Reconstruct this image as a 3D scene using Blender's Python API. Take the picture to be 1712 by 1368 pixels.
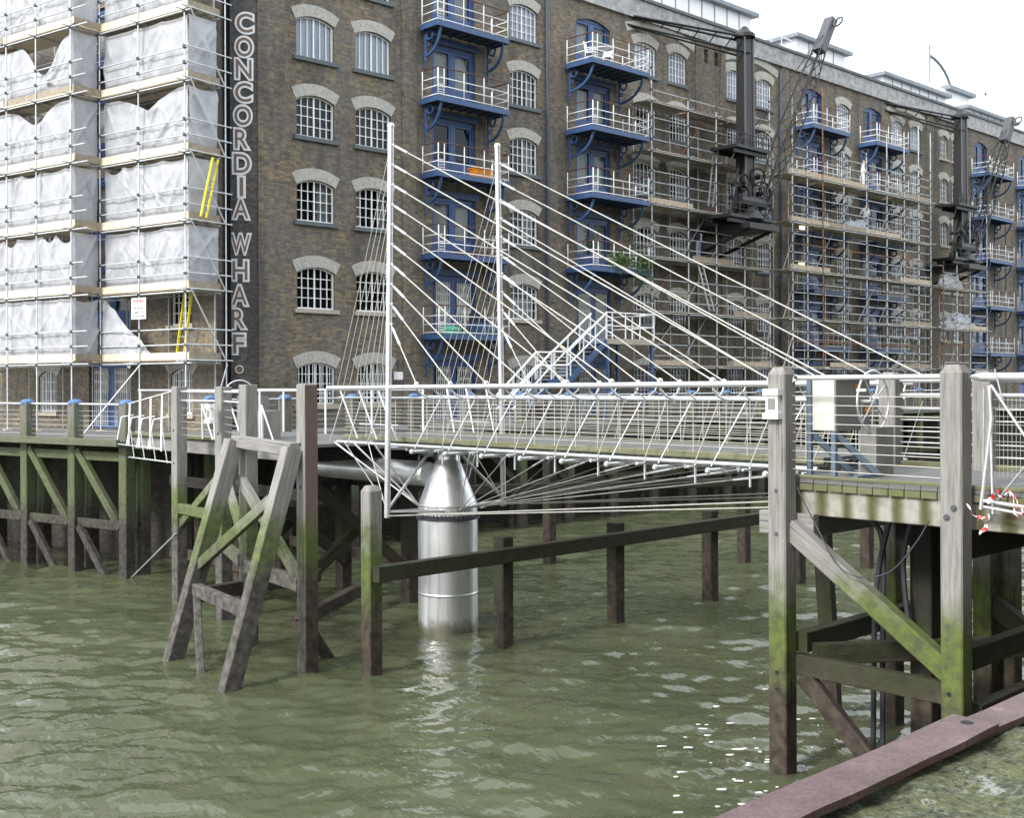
import bpy, bmesh, math, random
import numpy as np
from mathutils import Vector, Matrix, noise
random.seed(7)
sc = bpy.context.scene
for o in list(bpy.data.objects): bpy.data.objects.remove(o)
COL = sc.collection
R = math.radians
# ------------------------------------------------------------------ camera, sky, sun, exposure
# dock frame: x runs up the dock along the warehouse, y across the dock, camera at eye height z = 0
FOC, ROLL, CX, CY = 1924.0, 0.004, 856.0, 643.0
_n = math.hypot(.687, .7265)
FW = Vector((.687/_n, .7265/_n, 0)); RT = Vector((FW.y, -FW.x, 0)); UPV = Vector((0, 0, 1))
CR = RT*math.cos(ROLL) - UPV*math.sin(ROLL); CU = UPV*math.cos(ROLL) + RT*math.sin(ROLL)
cam = bpy.data.cameras.new('camera'); camo = bpy.data.objects.new('camera', cam); COL.objects.link(camo)
cam.sensor_width = 36; cam.lens = 36*FOC/1712; cam.shift_y = -(684-CY)/1712; cam.clip_end = 6000; cam.clip_start = .05
camo.matrix_world = Matrix((CR, CU, -FW)).transposed().to_4x4()
sc.camera = camo
SUN_AZ = Vector((-1, -.03, 0)).normalized(); SUN_EL = R(36)
w = bpy.data.worlds.new('World'); sc.world = w; w.use_nodes = True
nt = w.node_tree; nt.nodes.clear()
out = nt.nodes.new('ShaderNodeOutputWorld'); bg = nt.nodes.new('ShaderNodeBackground')
sky = nt.nodes.new('ShaderNodeTexSky'); sky.sky_type = 'NISHITA'; sky.sun_disc = False
sky.sun_elevation = SUN_EL; sky.sun_rotation = math.atan2(SUN_AZ.x, SUN_AZ.y)
sky.air_density = 1.0; sky.dust_density = 4.0
mixn = nt.nodes.new('ShaderNodeMix'); mixn.data_type = 'RGBA'
mixn.inputs[0].default_value = .80                      # overcast: thin even cloud over the clear sky
mixn.inputs[7].default_value = (9.9, 10.4, 10.9, 1)
nt.links.new(sky.outputs[0], mixn.inputs[6]); nt.links.new(mixn.outputs[2], bg.inputs[0])
bg.inputs[1].default_value = .10; nt.links.new(bg.outputs[0], out.inputs[0])
sl = bpy.data.lights.new('sun', 'SUN'); sl.energy = 1.5; sl.angle = R(10); sl.color = (1, .97, .92)
so = bpy.data.objects.new('sun', sl); COL.objects.link(so)
sd = Vector((SUN_AZ.x*math.cos(SUN_EL), SUN_AZ.y*math.cos(SUN_EL), math.sin(SUN_EL)))
so.rotation_euler = sd.to_track_quat('Z', 'Y').to_euler(); so.location = (-20, -20, 40)
sc.view_settings.view_transform = 'Standard'; sc.view_settings.look = 'None'
sc.view_settings.gamma = 1; sc.view_settings.exposure = 1.42
sc.render.engine = 'CYCLES'

# ------------------------------------------------------------------ pixel helpers
def ray(px, py): return CR*((px-CX)/FOC) + CU*((CY-py)/FOC) + FW
def onz(px, py, z): d = ray(px, py); return d*(z/d.z)
def onb(px, py, b): d = ray(px, py); return d*(b/d.y)
def ona(px, py, a): d = ray(px, py); return d*(a/d.x)
WATER = -5.35
# ------------------------------------------------------------------ materials
def M_(name):
    m = bpy.data.materials.new(name); m.use_nodes = True; t = m.node_tree
    return m, t, t.nodes['Principled BSDF']
def N(t, typ, **k):
    n = t.nodes.new(typ)
    for a, v in k.items(): setattr(n, a, v)
    return n
def ramp(t, stops):
    r = N(t, 'ShaderNodeValToRGB'); e = r.color_ramp.elements
    while len(e) < len(stops): e.new(.5)
    for i, (p, c) in enumerate(stops): e[i].position = p; e[i].color = (*c, 1)
    return r
def mixc(t, fac, a, b, blend='MIX'):
    m = N(t, 'ShaderNodeMix', data_type='RGBA', blend_type=blend)
    for s, v in ((0, fac), (6, a), (7, b)):
        if hasattr(v, 'links') or hasattr(v, 'is_output'): t.links.new(v, m.inputs[s])
        else: m.inputs[s].default_value = v if s == 0 else (*v, 1)
    return m.outputs[2]
def mat(name, c, rough=.6, metal=0, var=.25, scale=6, c2=None, bump=0, bscale=40, spec=.5, alpha=None):
    m, t, p = M_(name)
    tc = N(t, 'ShaderNodeNewGeometry')
    nz = N(t, 'ShaderNodeTexNoise'); nz.inputs['Scale'].default_value = scale; nz.inputs['Detail'].default_value = 8; nz.inputs['Roughness'].default_value = .65
    t.links.new(tc.outputs['Position'], nz.inputs['Vector'])
    c2 = c2 or tuple(v*(1-var) for v in c)
    r = ramp(t, [(.35, c2), (.65, c)]); t.links.new(nz.outputs['Fac'], r.inputs[0]); t.links.new(r.outputs[0], p.inputs['Base Color'])
    p.inputs['Roughness'].default_value = rough; p.inputs['Metallic'].default_value = metal; p.inputs['Specular IOR Level'].default_value = spec
    if bump:
        n2 = N(t, 'ShaderNodeTexNoise'); n2.inputs['Scale'].default_value = bscale; n2.inputs['Detail'].default_value = 6
        t.links.new(tc.outputs['Position'], n2.inputs['Vector'])
        b = N(t, 'ShaderNodeBump'); b.inputs['Strength'].default_value = bump; b.inputs['Distance'].default_value = .02
        t.links.new(n2.outputs['Fac'], b.inputs['Height']); t.links.new(b.outputs[0], p.inputs['Normal'])
    return m
def brick_mat(name, c1, c2, c3, soot=.5):
    m, t, p = M_(name); L = t.links.new
    g = N(t, 'ShaderNodeNewGeometry'); s = N(t, 'ShaderNodeSeparateXYZ'); L(g.outputs['Position'], s.inputs[0])
    sub = N(t, 'ShaderNodeMath', operation='SUBTRACT'); L(s.outputs[0], sub.inputs[0]); L(s.outputs[1], sub.inputs[1])
    cb = N(t, 'ShaderNodeCombineXYZ'); L(sub.outputs[0], cb.inputs[0]); L(s.outputs[2], cb.inputs[1])
    bt = N(t, 'ShaderNodeTexBrick'); L(cb.outputs[0], bt.inputs['Vector'])
    for k, v in (('Scale', 1), ('Brick Width', .215), ('Row Height', .072), ('Mortar Size', .009), ('Mortar Smooth', .3), ('Bias', -.1)): bt.inputs[k].default_value = v
    bt.inputs['Color1'].default_value = (*c1, 1); bt.inputs['Color2'].default_value = (*c2, 1); bt.inputs['Mortar'].default_value = (.13, .12, .105, 1)
    # a second, per-brick colour draw from white noise cells
    vs = N(t, 'ShaderNodeVectorMath', operation='DIVIDE'); vs.inputs[1].default_value = (.215, .072, 1); L(cb.outputs[0], vs.inputs[0])
    fl = N(t, 'ShaderNodeVectorMath', operation='FLOOR'); L(vs.outputs[0], fl.inputs[0])
    wn = N(t, 'ShaderNodeTexWhiteNoise', noise_dimensions='2D'); L(fl.outputs[0], wn.inputs['Vector'])
    rp = ramp(t, [(.0, (.62, .62, .68)), (.35, (.88, .88, .92)), (.7, (1.08, 1.05, .97)), (.88, (1.3, 1.2, .98)), (1, (1.55, 1.4, 1.1))]); L(wn.outputs['Value'], rp.inputs[0])
    col = mixc(t, .95, bt.outputs['Color'], rp.outputs[0], 'MULTIPLY')
    n1 = N(t, 'ShaderNodeTexNoise'); n1.inputs['Scale'].default_value = .55; n1.inputs['Detail'].default_value = 7; n1.inputs['Roughness'].default_value = .62
    L(g.outputs['Position'], n1.inputs['Vector'])
    rs = ramp(t, [(.38, (0, 0, 0)), (.62, (1, 1, 1))]); L(n1.outputs['Fac'], rs.inputs[0])
    col = mixc(t, rs.outputs[0], col, mixc(t, soot, col, c3), 'MIX')
    mp5 = N(t, 'ShaderNodeMapping'); mp5.inputs['Scale'].default_value = (1.1, 1.1, .12); L(g.outputs['Position'], mp5.inputs[0])
    n5 = N(t, 'ShaderNodeTexNoise'); n5.inputs['Scale'].default_value = 1; n5.inputs['Detail'].default_value = 6; n5.inputs['Roughness'].default_value = .6; L(mp5.outputs[0], n5.inputs['Vector'])
    r5 = ramp(t, [(.36, (.66, .67, .70)), (.5, (1, 1, 1)), (.66, (1.15, 1.14, 1.12))]); L(n5.outputs['Fac'], r5.inputs[0]); col = mixc(t, 1, col, r5.outputs[0], 'MULTIPLY')
    n4 = N(t, 'ShaderNodeTexNoise'); n4.inputs['Scale'].default_value = 5.5; n4.inputs['Detail'].default_value = 5; n4.inputs['Roughness'].default_value = .8; L(g.outputs['Position'], n4.inputs['Vector'])
    r4 = ramp(t, [(.38, (.72, .74, .80)), (.5, (1, 1, 1)), (.62, (1.32, 1.24, 1.04))]); L(n4.outputs['Fac'], r4.inputs[0])
    col = mixc(t, 1, col, r4.outputs[0], 'MULTIPLY')
    L(col, p.inputs['Base Color']); p.inputs['Roughness'].default_value = .9
    b = N(t, 'ShaderNodeBump'); b.inputs['Strength'].default_value = .5; b.inputs['Distance'].default_value = .02; b.invert = True
    L(bt.outputs['Fac'], b.inputs['Height']); L(b.outputs[0], p.inputs['Normal'])
    return m
def timber_mat(name, dry, dryd, zt=-2.5, sp=.55, zd=-3.55, green=(.13, .19, .025), green2=(.06, .085, .02), dark=(.045, .036, .028), grn=.9):
    m, t, p = M_(name); L = t.links.new
    g = N(t, 'ShaderNodeNewGeometry'); s = N(t, 'ShaderNodeSeparateXYZ'); L(g.outputs['Position'], s.inputs[0])
    tcd = N(t, 'ShaderNodeTexCoord'); oi = N(t, 'ShaderNodeObjectInfo'); ro = N(t, 'ShaderNodeMath', operation='MULTIPLY'); L(oi.outputs['Random'], ro.inputs[0]); ro.inputs[1].default_value = 37
    oc = N(t, 'ShaderNodeVectorMath', operation='ADD'); L(tcd.outputs['Object'], oc.inputs[0]); L(ro.outputs[0], oc.inputs[1])
    # grain: stretched noise
    mp = N(t, 'ShaderNodeMapping'); mp.inputs['Scale'].default_value = (14, 14, 1.1); L(oc.outputs[0], mp.inputs[0])
    gr = N(t, 'ShaderNodeTexNoise'); gr.inputs['Scale'].default_value = 1.6; gr.inputs['Detail'].default_value = 9; gr.inputs['Roughness'].default_value = .7; L(mp.outputs[0], gr.inputs['Vector'])
    rg = ramp(t, [(.3, dryd), (.62, dry)]); L(gr.outputs['Fac'], rg.inputs[0])
    mp2 = N(t, 'ShaderNodeMapping'); mp2.inputs['Scale'].default_value = (26, 26, .55); L(oc.outputs[0], mp2.inputs[0])
    fs = N(t, 'ShaderNodeTexNoise'); fs.inputs['Scale'].default_value = 1; fs.inputs['Detail'].default_value = 4; L(mp2.outputs[0], fs.inputs['Vector'])
    rf = ramp(t, [(.31, (.30, .29, .28)), (.36, (1, 1, 1))]); L(fs.outputs['Fac'], rf.inputs[0])
    # patches
    n = N(t, 'ShaderNodeTexNoise'); n.inputs['Scale'].default_value = 1.3; n.inputs['Detail'].default_value = 8; n.inputs['Roughness'].default_value = .7; L(g.outputs['Position'], n.inputs['Vector'])
    nm = N(t, 'ShaderNodeMath', operation='MULTIPLY_ADD'); L(n.outputs['Fac'], nm.inputs[0]); nm.inputs[1].default_value = 1.9; nm.inputs[2].default_value = -.95
    zz = N(t, 'ShaderNodeMath', operation='ADD'); L(s.outputs[2], zz.inputs[0]); L(nm.outputs[0], zz.inputs[1])
    def zr(z, spread):
        r = N(t, 'ShaderNodeMapRange'); r.clamp = True; r.interpolation_type = 'SMOOTHSTEP'
        r.inputs['From Min'].default_value = z+spread; r.inputs['From Max'].default_value = z-spread; L(zz.outputs[0], r.inputs['Value']); return r.outputs[0]
    n3 = N(t, 'ShaderNodeTexNoise'); n3.inputs['Scale'].default_value = 7; n3.inputs['Detail'].default_value = 8; L(g.outputs['Position'], n3.inputs['Vector'])
    gg = ramp(t, [(.35, green2), (.6, green)]); L(n3.outputs['Fac'], gg.inputs[0])
    k = N(t, 'ShaderNodeMath', operation='MULTIPLY'); L(zr(zt, sp), k.inputs[0]); k.inputs[1].default_value = grn
    col = mixc(t, k.outputs[0], rg.outputs[0], gg.outputs[0])
    dk = ramp(t, [(.35, tuple(v*.6 for v in dark)), (.65, tuple(v*1.5 for v in dark))]); L(n3.outputs['Fac'], dk.inputs[0])
    col = mixc(t, zr(zd, .5), col, dk.outputs[0])
    col = mixc(t, .8, col, rf.outputs[0], 'MULTIPLY')
    L(col, p.inputs['Base Color']); p.inputs['Roughness'].default_value = .85; p.inputs['Specular IOR Level'].default_value = .3
    b = N(t, 'ShaderNodeBump'); b.inputs['Strength'].default_value = .45; b.inputs['Distance'].default_value = .012
    L(gr.outputs['Fac'], b.inputs['Height']); L(b.outputs[0], p.inputs['Normal'])
    return m
MT = {}
MT['brick'] = brick_mat('stock_brick', (0.171, 0.1422, 0.1008), (0.1395, 0.1188, 0.09), (0.1098, 0.1107, 0.1152), .5)
MT['brick_dark'] = brick_mat('shaded_brick', (0.0723, 0.0527, 0.0408), (0.051, 0.0425, 0.0357), (0.0425, 0.0391, 0.0374), .5)  # darker copy of the brick: the return wall's shade is in its colour
MT['grey_paint_brick'] = brick_mat('grey_brick', (0.1215, 0.1125, 0.1035), (0.1098, 0.1035, 0.1008), (0.0945, 0.0954, 0.1035), .6)
MT['brick_quay'] = brick_mat('shaded_quay_brick', (0.0168, 0.0144, 0.012), (0.0132, 0.0114, 0.0102), (0.0108, 0.0114, 0.0096), .5)  # near-black, the shade under the quay deck is put into the colour
MT['arch'] = mat('gault_brick', (0.468, 0.4545, 0.414), .85, var=.3, scale=9)
MT['slate_sill'] = mat('slate_sill', (0.104, 0.128, 0.136), .7)
MT['stone_sill'] = mat('stone_sill', (.42, .38, .31), .8)
MT['white'] = mat('white_paint', (.80, .81, .82), .45, var=.08)
MT['cream'] = mat('cream_paint', (0.612, 0.612, 0.561), .5, var=.1)
MT['blue'] = mat('blue_paint', (0.0204, 0.0663, 0.2125), .42, var=.25, scale=3)
MT['blue_dull'] = mat('weathered_blue_paint', (0.0357, 0.085, 0.204), .5, var=.3, scale=4)
MT['blue_cap'] = mat('blue_cap_paint', (.075, .18, .38), .6, var=.45, scale=12)
MT['brown_rail'] = mat('varnished_handrail', (.11, .05, .04), .5)
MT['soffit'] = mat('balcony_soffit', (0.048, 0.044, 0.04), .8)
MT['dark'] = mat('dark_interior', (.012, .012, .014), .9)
MT['curtain'] = mat('curtain_cloth', (0.465, 0.45, 0.435), .9, var=.3, scale=18)
MT['blind'] = mat('pale_blind', (0.663, 0.6715, 0.765), .8, var=.12, scale=5)
MT['letter'] = mat('letter_brown', (0.2295, 0.1615, 0.1232), .8)
MT['pipe'] = mat('drainpipe_paint', (.05, .065, .11), .4)
MT['galv'] = mat('galvanised_tube', (.62, .65, .67), .42, metal=.35, var=.25, scale=5)
MT['galv_mid'] = mat('grey_tube', (.48, .51, .52), .45, metal=.35, var=.35, scale=4)
MT['galv_dull'] = mat('weathered_tube', (.42, .45, .45), .5, metal=.35, var=.35, scale=4)
MT['rusty'] = mat('rusty_tube', (.30, .14, .07), .8, var=.4, scale=6)
MT['coupler'] = mat('scaffold_coupler', (.07, .09, .11), .6, metal=.4)
MT['board'] = mat('new_scaffold_board', (.74, .63, .47), .8, var=.22, scale=5)
MT['board_mid'] = mat('used_scaffold_board', (.52, .43, .32), .85, var=.35, scale=5)
MT['board_old'] = mat('grey_scaffold_board', (.34, .29, .22), .85, var=.35, scale=5)
MT['yellow'] = mat('yellow_ladder', (.72, .60, .02), .5, var=.1)
MT['black_iron'] = mat('black_iron', (.007, .0075, .009), .5, metal=.1, var=.4, scale=5)
MT['grey_iron'] = mat('grey_iron', (0.0825, 0.0863, 0.0975), .5, metal=.2)
MT['lead'] = mat('lead_roof', (0.192, 0.224, 0.248), .5, var=.25, scale=2)
MT['clad'] = mat('white_cladding', (.80, .80, .82), .6, var=.06, scale=2)
MT['stone'] = mat('weathered_cornice', (.40, .40, .40), .85, var=.5, scale=3)
MT['steel'] = mat('stainless_steel', (.80, .81, .82), .36, metal=.82, var=.14, scale=3)
def drum_mat():
    m, t, p = M_('stained_steel'); L = t.links.new
    g = N(t, 'ShaderNodeNewGeometry'); sz = N(t, 'ShaderNodeSeparateXYZ'); L(g.outputs['Position'], sz.inputs[0])
    mp = N(t, 'ShaderNodeMapping'); mp.inputs['Scale'].default_value = (9, 9, .5); L(g.outputs['Position'], mp.inputs[0])
    n = N(t, 'ShaderNodeTexNoise'); n.inputs['Scale'].default_value = 1; n.inputs['Detail'].default_value = 7; n.inputs['Roughness'].default_value = .65; L(mp.outputs[0], n.inputs['Vector'])
    r = ramp(t, [(.33, (.42, .43, .43)), (.5, (.72, .73, .74)), (.7, (.80, .81, .82))]); L(n.outputs['Fac'], r.inputs[0])
    n2 = N(t, 'ShaderNodeTexNoise'); n2.inputs['Scale'].default_value = 4; n2.inputs['Detail'].default_value = 7; L(g.outputs['Position'], n2.inputs['Vector'])
    ad = N(t, 'ShaderNodeMath', operation='MULTIPLY_ADD'); L(n2.outputs['Fac'], ad.inputs[0]); ad.inputs[1].default_value = .55; L(sz.outputs[2], ad.inputs[2])
    mr = N(t, 'ShaderNodeMapRange'); mr.interpolation_type = 'SMOOTHSTEP'; mr.inputs['From Min'].default_value = -4.72; mr.inputs['From Max'].default_value = -5.02; L(ad.outputs[0], mr.inputs['Value'])
    L(mixc(t, mr.outputs[0], r.outputs[0], (.26, .25, .20)), p.inputs['Base Color'])
    rr_ = ramp(t, [(.35, (.48,)*3), (.65, (.28,)*3)]); L(n.outputs['Fac'], rr_.inputs[0]); L(rr_.outputs[0], p.inputs['Roughness']); p.inputs['Metallic'].default_value = .82; return m
MT['drum'] = drum_mat()
MT['tube'] = mat('polished_tube', (.66, .67, .69), .33, metal=.6, var=.18, scale=3)
MT['wire'] = mat('steel_wire', (.62, .60, .54), .4, metal=.55, var=.1)
MT['cable'] = mat('steel_cable', (.50, .49, .45), .45, metal=.4, var=.5, scale=40)
MT['rubber'] = mat('black_rubber', (.035, .035, .045), .5)
MT['grey_box'] = mat('grey_cabinet', (0.192, 0.188, 0.18), .55, var=.1)
def stained_mat():
    m, t, p = M_('stained_beam'); L = t.links.new
    g = N(t, 'ShaderNodeNewGeometry'); mp = N(t, 'ShaderNodeMapping'); mp.inputs['Scale'].default_value = (1, 2.75, .35); L(g.outputs['Position'], mp.inputs[0])
    wv = N(t, 'ShaderNodeTexWave', bands_direction='Y'); wv.inputs['Scale'].default_value = .31; wv.inputs['Distortion'].default_value = 2.4; wv.inputs['Detail'].default_value = 3; wv.inputs['Detail Scale'].default_value = 2; L(mp.outputs[0], wv.inputs['Vector'])
    n = N(t, 'ShaderNodeTexNoise'); n.inputs['Scale'].default_value = 9; n.inputs['Detail'].default_value = 8; L(g.outputs['Position'], n.inputs['Vector'])
    r = ramp(t, [(.0, (0.0723, 0.0723, 0.0298)), (.35, (0.17, 0.1658, 0.1105)), (.75, (0.289, 0.2848, 0.255))]); L(wv.outputs['Fac'], r.inputs[0])
    r2 = ramp(t, [(.3, (.72, .72, .66)), (.65, (1.05, 1.05, 1.05))]); L(n.outputs['Fac'], r2.inputs[0])
    L(mixc(t, 1, r.outputs[0], r2.outputs[0], 'MULTIPLY'), p.inputs['Base Color']); p.inputs['Roughness'].default_value = .85; return m
MT['stained'] = stained_mat()
MT['conc'] = mat('pale_concrete', (0.224, 0.2224, 0.208), .85, var=.25, scale=4, bump=.3)
MT['bluegrey'] = mat('bluegrey_steel', (.12, .165, .215), .5, var=.15)
MT['orange'] = mat('orange_plastic', (.75, .26, .02), .5)
MT['red'] = mat('red_paint', (.5, .02, .03), .5)
MT['green_plastic'] = mat('green_plastic', (.12, .45, .30), .5)
MT['leaf'] = mat('leaf_green', (.05, .12, .022), .6, var=.5, scale=30)
MT['skin'] = mat('skin_tone', (.40, .25, .19), .6)
MT['navy'] = mat('navy_cloth', (.02, .022, .05), .9)
MT['jeans'] = mat('pale_denim', (.32, .36, .46), .9, var=.3, scale=14)
MT['white_cloth'] = mat('white_cloth', (.72, .72, .74), .9, var=.15, scale=10)
MT['hair'] = mat('dark_hair', (.03, .02, .015), .8)
MT['deck'] = timber_mat('deck_timber', (0.165, 0.165, 0.165), (0.0938, 0.0938, 0.09), zt=-6, zd=-8)
MT['deck_edge'] = timber_mat('mossy_deck_timber', (0.1872, 0.1833, 0.1248), (0.0936, 0.0936, 0.0468), zt=-1.45, sp=.5, zd=-8, grn=.7, green=(0.078, 0.117, 0.0156))
MT['timber'] = timber_mat('pile_timber', (0.258, 0.2494, 0.2365), (0.129, 0.1247, 0.1204), zt=-2.7, sp=.45, zd=-4.0, green=(0.0817, 0.1161, 0.012), green2=(0.043, 0.0559, 0.0138))
MT['timber_f'] = timber_mat('fender_timber', (0.258, 0.2494, 0.2365), (0.129, 0.1247, 0.1204), zt=-2.45, sp=.45, zd=-3.35, green=(0.0817, 0.1204, 0.012), green2=(0.0473, 0.0602, 0.0172), dark=(0.0731, 0.0671, 0.0602), grn=.85)
MT['timber_q'] = timber_mat('quay_timber', (0.16, 0.16, 0.136), (0.08, 0.084, 0.06), zt=-1.5, sp=1.0, zd=-3.55, green=(0.06, 0.096, 0.016), green2=(0.04, 0.048, 0.016), grn=.65, dark=(0.04, 0.0352, 0.0304))
MT['timber_dark'] = timber_mat('dark_timber', (0.0252, 0.0216, 0.018), (0.012, 0.0108, 0.0096), zt=-3.2, sp=.5, zd=-3.9, green=(0.03, 0.042, 0.012), grn=.35)  # dark timber, blackened further to carry the shade under the decks
MT['timber_red'] = timber_mat('rust_stained_timber', (0.1487, 0.1088, 0.0892), (0.102, 0.0765, 0.0638), zt=-2.6, sp=.5, zd=-3.4, green=(0.0765, 0.1105, 0.017))
def water_mat():
    m, t, p = M_('river_water'); L = t.links.new
    g = N(t, 'ShaderNodeNewGeometry')
    n = N(t, 'ShaderNodeTexNoise'); n.inputs['Scale'].default_value = .22; n.inputs['Detail'].default_value = 4; L(g.outputs['Position'], n.inputs['Vector'])
    r = ramp(t, [(.35, (0.0578, 0.0669, 0.0357)), (.65, (0.076, 0.0851, 0.0479))]); L(n.outputs['Fac'], r.inputs[0]); L(r.outputs[0], p.inputs['Base Color'])
    p.inputs['Roughness'].default_value = .07; p.inputs['IOR'].default_value = 1.36
    mp = N(t, 'ShaderNodeMapping'); mp.inputs['Rotation'].default_value = (0, 0, R(-50)); mp.inputs['Scale'].default_value = (1.7, .8, 1); L(g.outputs['Position'], mp.inputs[0])
    a = N(t, 'ShaderNodeTexNoise'); a.inputs['Scale'].default_value = 5; a.inputs['Detail'].default_value = 2; a.inputs['Distortion'].default_value = 0; L(mp.outputs[0], a.inputs['Vector'])
    b = N(t, 'ShaderNodeBump'); b.inputs['Strength'].default_value = .22; b.inputs['Distance'].default_value = .06; L(a.outputs['Fac'], b.inputs['Height']); L(b.outputs[0], p.inputs['Normal'])
    return m
MT['water'] = water_mat()
def lichen_mat():
    m, t, p = M_('lichen_stone'); L = t.links.new
    g = N(t, 'ShaderNodeNewGeometry')
    def nz(s, d=8, ro=.7):
        n = N(t, 'ShaderNodeTexNoise'); n.inputs['Scale'].default_value = s; n.inputs['Detail'].default_value = d; n.inputs['Roughness'].default_value = ro; L(g.outputs['Position'], n.inputs['Vector']); return n.outputs['Fac']
    base = ramp(t, [(.40, (0.0187, 0.0225, 0.0166)), (.46, (0.0842, 0.0983, 0.0553)), (.53, (0.1591, 0.1778, 0.1060)), (.61, (0.3182, 0.3370, 0.2580))]); L(nz(17, 12, .85), base.inputs[0])
    gr = ramp(t, [(.45, (0, 0, 0)), (.62, (1, 1, 1))]); L(nz(6), gr.inputs[0])
    col = mixc(t, gr.outputs[0], base.outputs[0], mixc(t, .45, base.outputs[0], (.20, .22, .06)))
    wv = ramp(t, [(.60, (0, 0, 0)), (.64, (1, 1, 1))]); L(nz(5.2, 6, .6), wv.inputs[0])
    wv2 = ramp(t, [(.42, (0, 0, 0)), (.5, (1, 1, 1))]); L(nz(40, 4), wv2.inputs[0])
    k = N(t, 'ShaderNodeMath', operation='MULTIPLY'); L(wv.outputs[0], k.inputs[0]); L(wv2.outputs[0], k.inputs[1])
    col = mixc(t, k.outputs[0], col, (.40, .43, .39))
    yv = ramp(t, [(.66, (0, 0, 0)), (.69, (1, 1, 1))]); L(nz(4.1, 5, .6), yv.inputs[0])
    col = mixc(t, yv.outputs[0], col, (.33, .24, .03))
    dk = ramp(t, [(.40, (1, 1, 1)), (.46, (0, 0, 0))]); L(nz(30, 8, .75), dk.inputs[0])
    col = mixc(t, dk.outputs[0], col, (.035, .04, .03))
    L(col, p.inputs['Base Color']); p.inputs['Roughness'].default_value = .95
    b = N(t, 'ShaderNodeBump'); b.inputs['Strength'].default_value = 1; b.inputs['Distance'].default_value = .05; L(nz(16, 10, .78), b.inputs['Height']); L(b.outputs[0], p.inputs['Normal'])
    return m
MT['lichen'] = lichen_mat()
def rust_mat():
    m, t, p = M_('rusted_steel'); L = t.links.new
    g = N(t, 'ShaderNodeNewGeometry')
    n = N(t, 'ShaderNodeTexNoise'); n.inputs['Scale'].default_value = 3.5; n.inputs['Detail'].default_value = 10; n.inputs['Roughness'].default_value = .7; L(g.outputs['Position'], n.inputs['Vector'])
    r = ramp(t, [(.30, (0.0622, 0.0322, 0.0290)), (.46, (0.1041, 0.0608, 0.0599)), (.60, (0.1334, 0.0828, 0.0833)), (.70, (0.2262, 0.1519, 0.1310))]); L(n.outputs['Fac'], r.inputs[0])
    n2 = N(t, 'ShaderNodeTexNoise'); n2.inputs['Scale'].default_value = 60; n2.inputs['Detail'].default_value = 6; L(g.outputs['Position'], n2.inputs['Vector'])
    r2 = ramp(t, [(.35, (.7, .68, .66)), (.6, (1.1, 1.1, 1.1))]); L(n2.outputs['Fac'], r2.inputs[0])
    L(mixc(t, 1, r.outputs[0], r2.outputs[0], 'MULTIPLY'), p.inputs['Base Color']); p.inputs['Roughness'].default_value = .55; p.inputs['Metallic'].default_value = .2
    b = N(t, 'ShaderNodeBump'); b.inputs['Strength'].default_value = .35; b.inputs['Distance'].default_value = .008; L(n2.outputs['Fac'], b.inputs['Height']); L(b.outputs[0], p.inputs['Normal'])
    return m
MT['rust'] = rust_mat()
def glass_mat():
    m, t, p = M_('window_glass'); L = t.links.new
    gl = N(t, 'ShaderNodeBsdfGlossy'); gl.inputs['Roughness'].default_value = .05; gl.inputs['Color'].default_value = (.7, .75, .8, 1)
    tr = N(t, 'ShaderNodeBsdfTransparent'); tr.inputs['Color'].default_value = (.86, .9, .9, 1)
    fr = N(t, 'ShaderNodeFresnel'); fr.inputs['IOR'].default_value = 1.4
    ms = N(t, 'ShaderNodeMixShader'); L(fr.outputs[0], ms.inputs[0]); L(tr.outputs[0], ms.inputs[1]); L(gl.outputs[0], ms.inputs[2])
    L(ms.outputs[0], t.nodes['Material Output'].inputs['Surface']); return m
MT['glass'] = glass_mat()
def sheet_mat():
    m, t, p = M_('debris_sheeting'); L = t.links.new
    g = N(t, 'ShaderNodeNewGeometry'); n = N(t, 'ShaderNodeTexNoise'); n.inputs['Scale'].default_value = 1.6; n.inputs['Detail'].default_value = 9; n.inputs['Roughness'].default_value = .65
    L(g.outputs['Position'], n.inputs['Vector'])
    r = ramp(t, [(.3, (.38, .40, .44)), (.6, (.57, .58, .62))]); L(n.outputs['Fac'], r.inputs[0])
    df = N(t, 'ShaderNodeBsdfDiffuse'); L(r.outputs[0], df.inputs[0]); tl = N(t, 'ShaderNodeBsdfTranslucent'); L(r.outputs[0], tl.inputs[0])
    ms = N(t, 'ShaderNodeMixShader'); ms.inputs[0].default_value = .22; L(df.outputs[0], ms.inputs[1]); L(tl.outputs[0], ms.inputs[2])
    gl = N(t, 'ShaderNodeBsdfGlossy'); gl.inputs['Roughness'].default_value = .35
    m2 = N(t, 'ShaderNodeMixShader'); m2.inputs[0].default_value = .06; L(ms.outputs[0], m2.inputs[1]); L(gl.outputs[0], m2.inputs[2])
    tp = N(t, 'ShaderNodeBsdfTransparent'); m3 = N(t, 'ShaderNodeMixShader'); m3.inputs[0].default_value = .14; L(m2.outputs[0], m3.inputs[1]); L(tp.outputs[0], m3.inputs[2])
    L(m3.outputs[0], t.nodes['Material Output'].inputs['Surface']); return m
MT['sheet'] = sheet_mat()
def tape_mat():
    m, t, p = M_('barrier_tape'); L = t.links.new
    uv = N(t, 'ShaderNodeUVMap'); s = N(t, 'ShaderNodeSeparateXYZ'); L(uv.outputs[0], s.inputs[0])
    a = N(t, 'ShaderNodeMath', operation='FRACT'); L(s.outputs[0], a.inputs[0])
    b = N(t, 'ShaderNodeMath', operation='GREATER_THAN'); L(a.outputs[0], b.inputs[0]); b.inputs[1].default_value = .5
    L(mixc(t, b.outputs[0], (.8, .78, .78), (.55, .03, .05)), p.inputs['Base Color']); p.inputs['Roughness'].default_value = .35; return m
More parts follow.
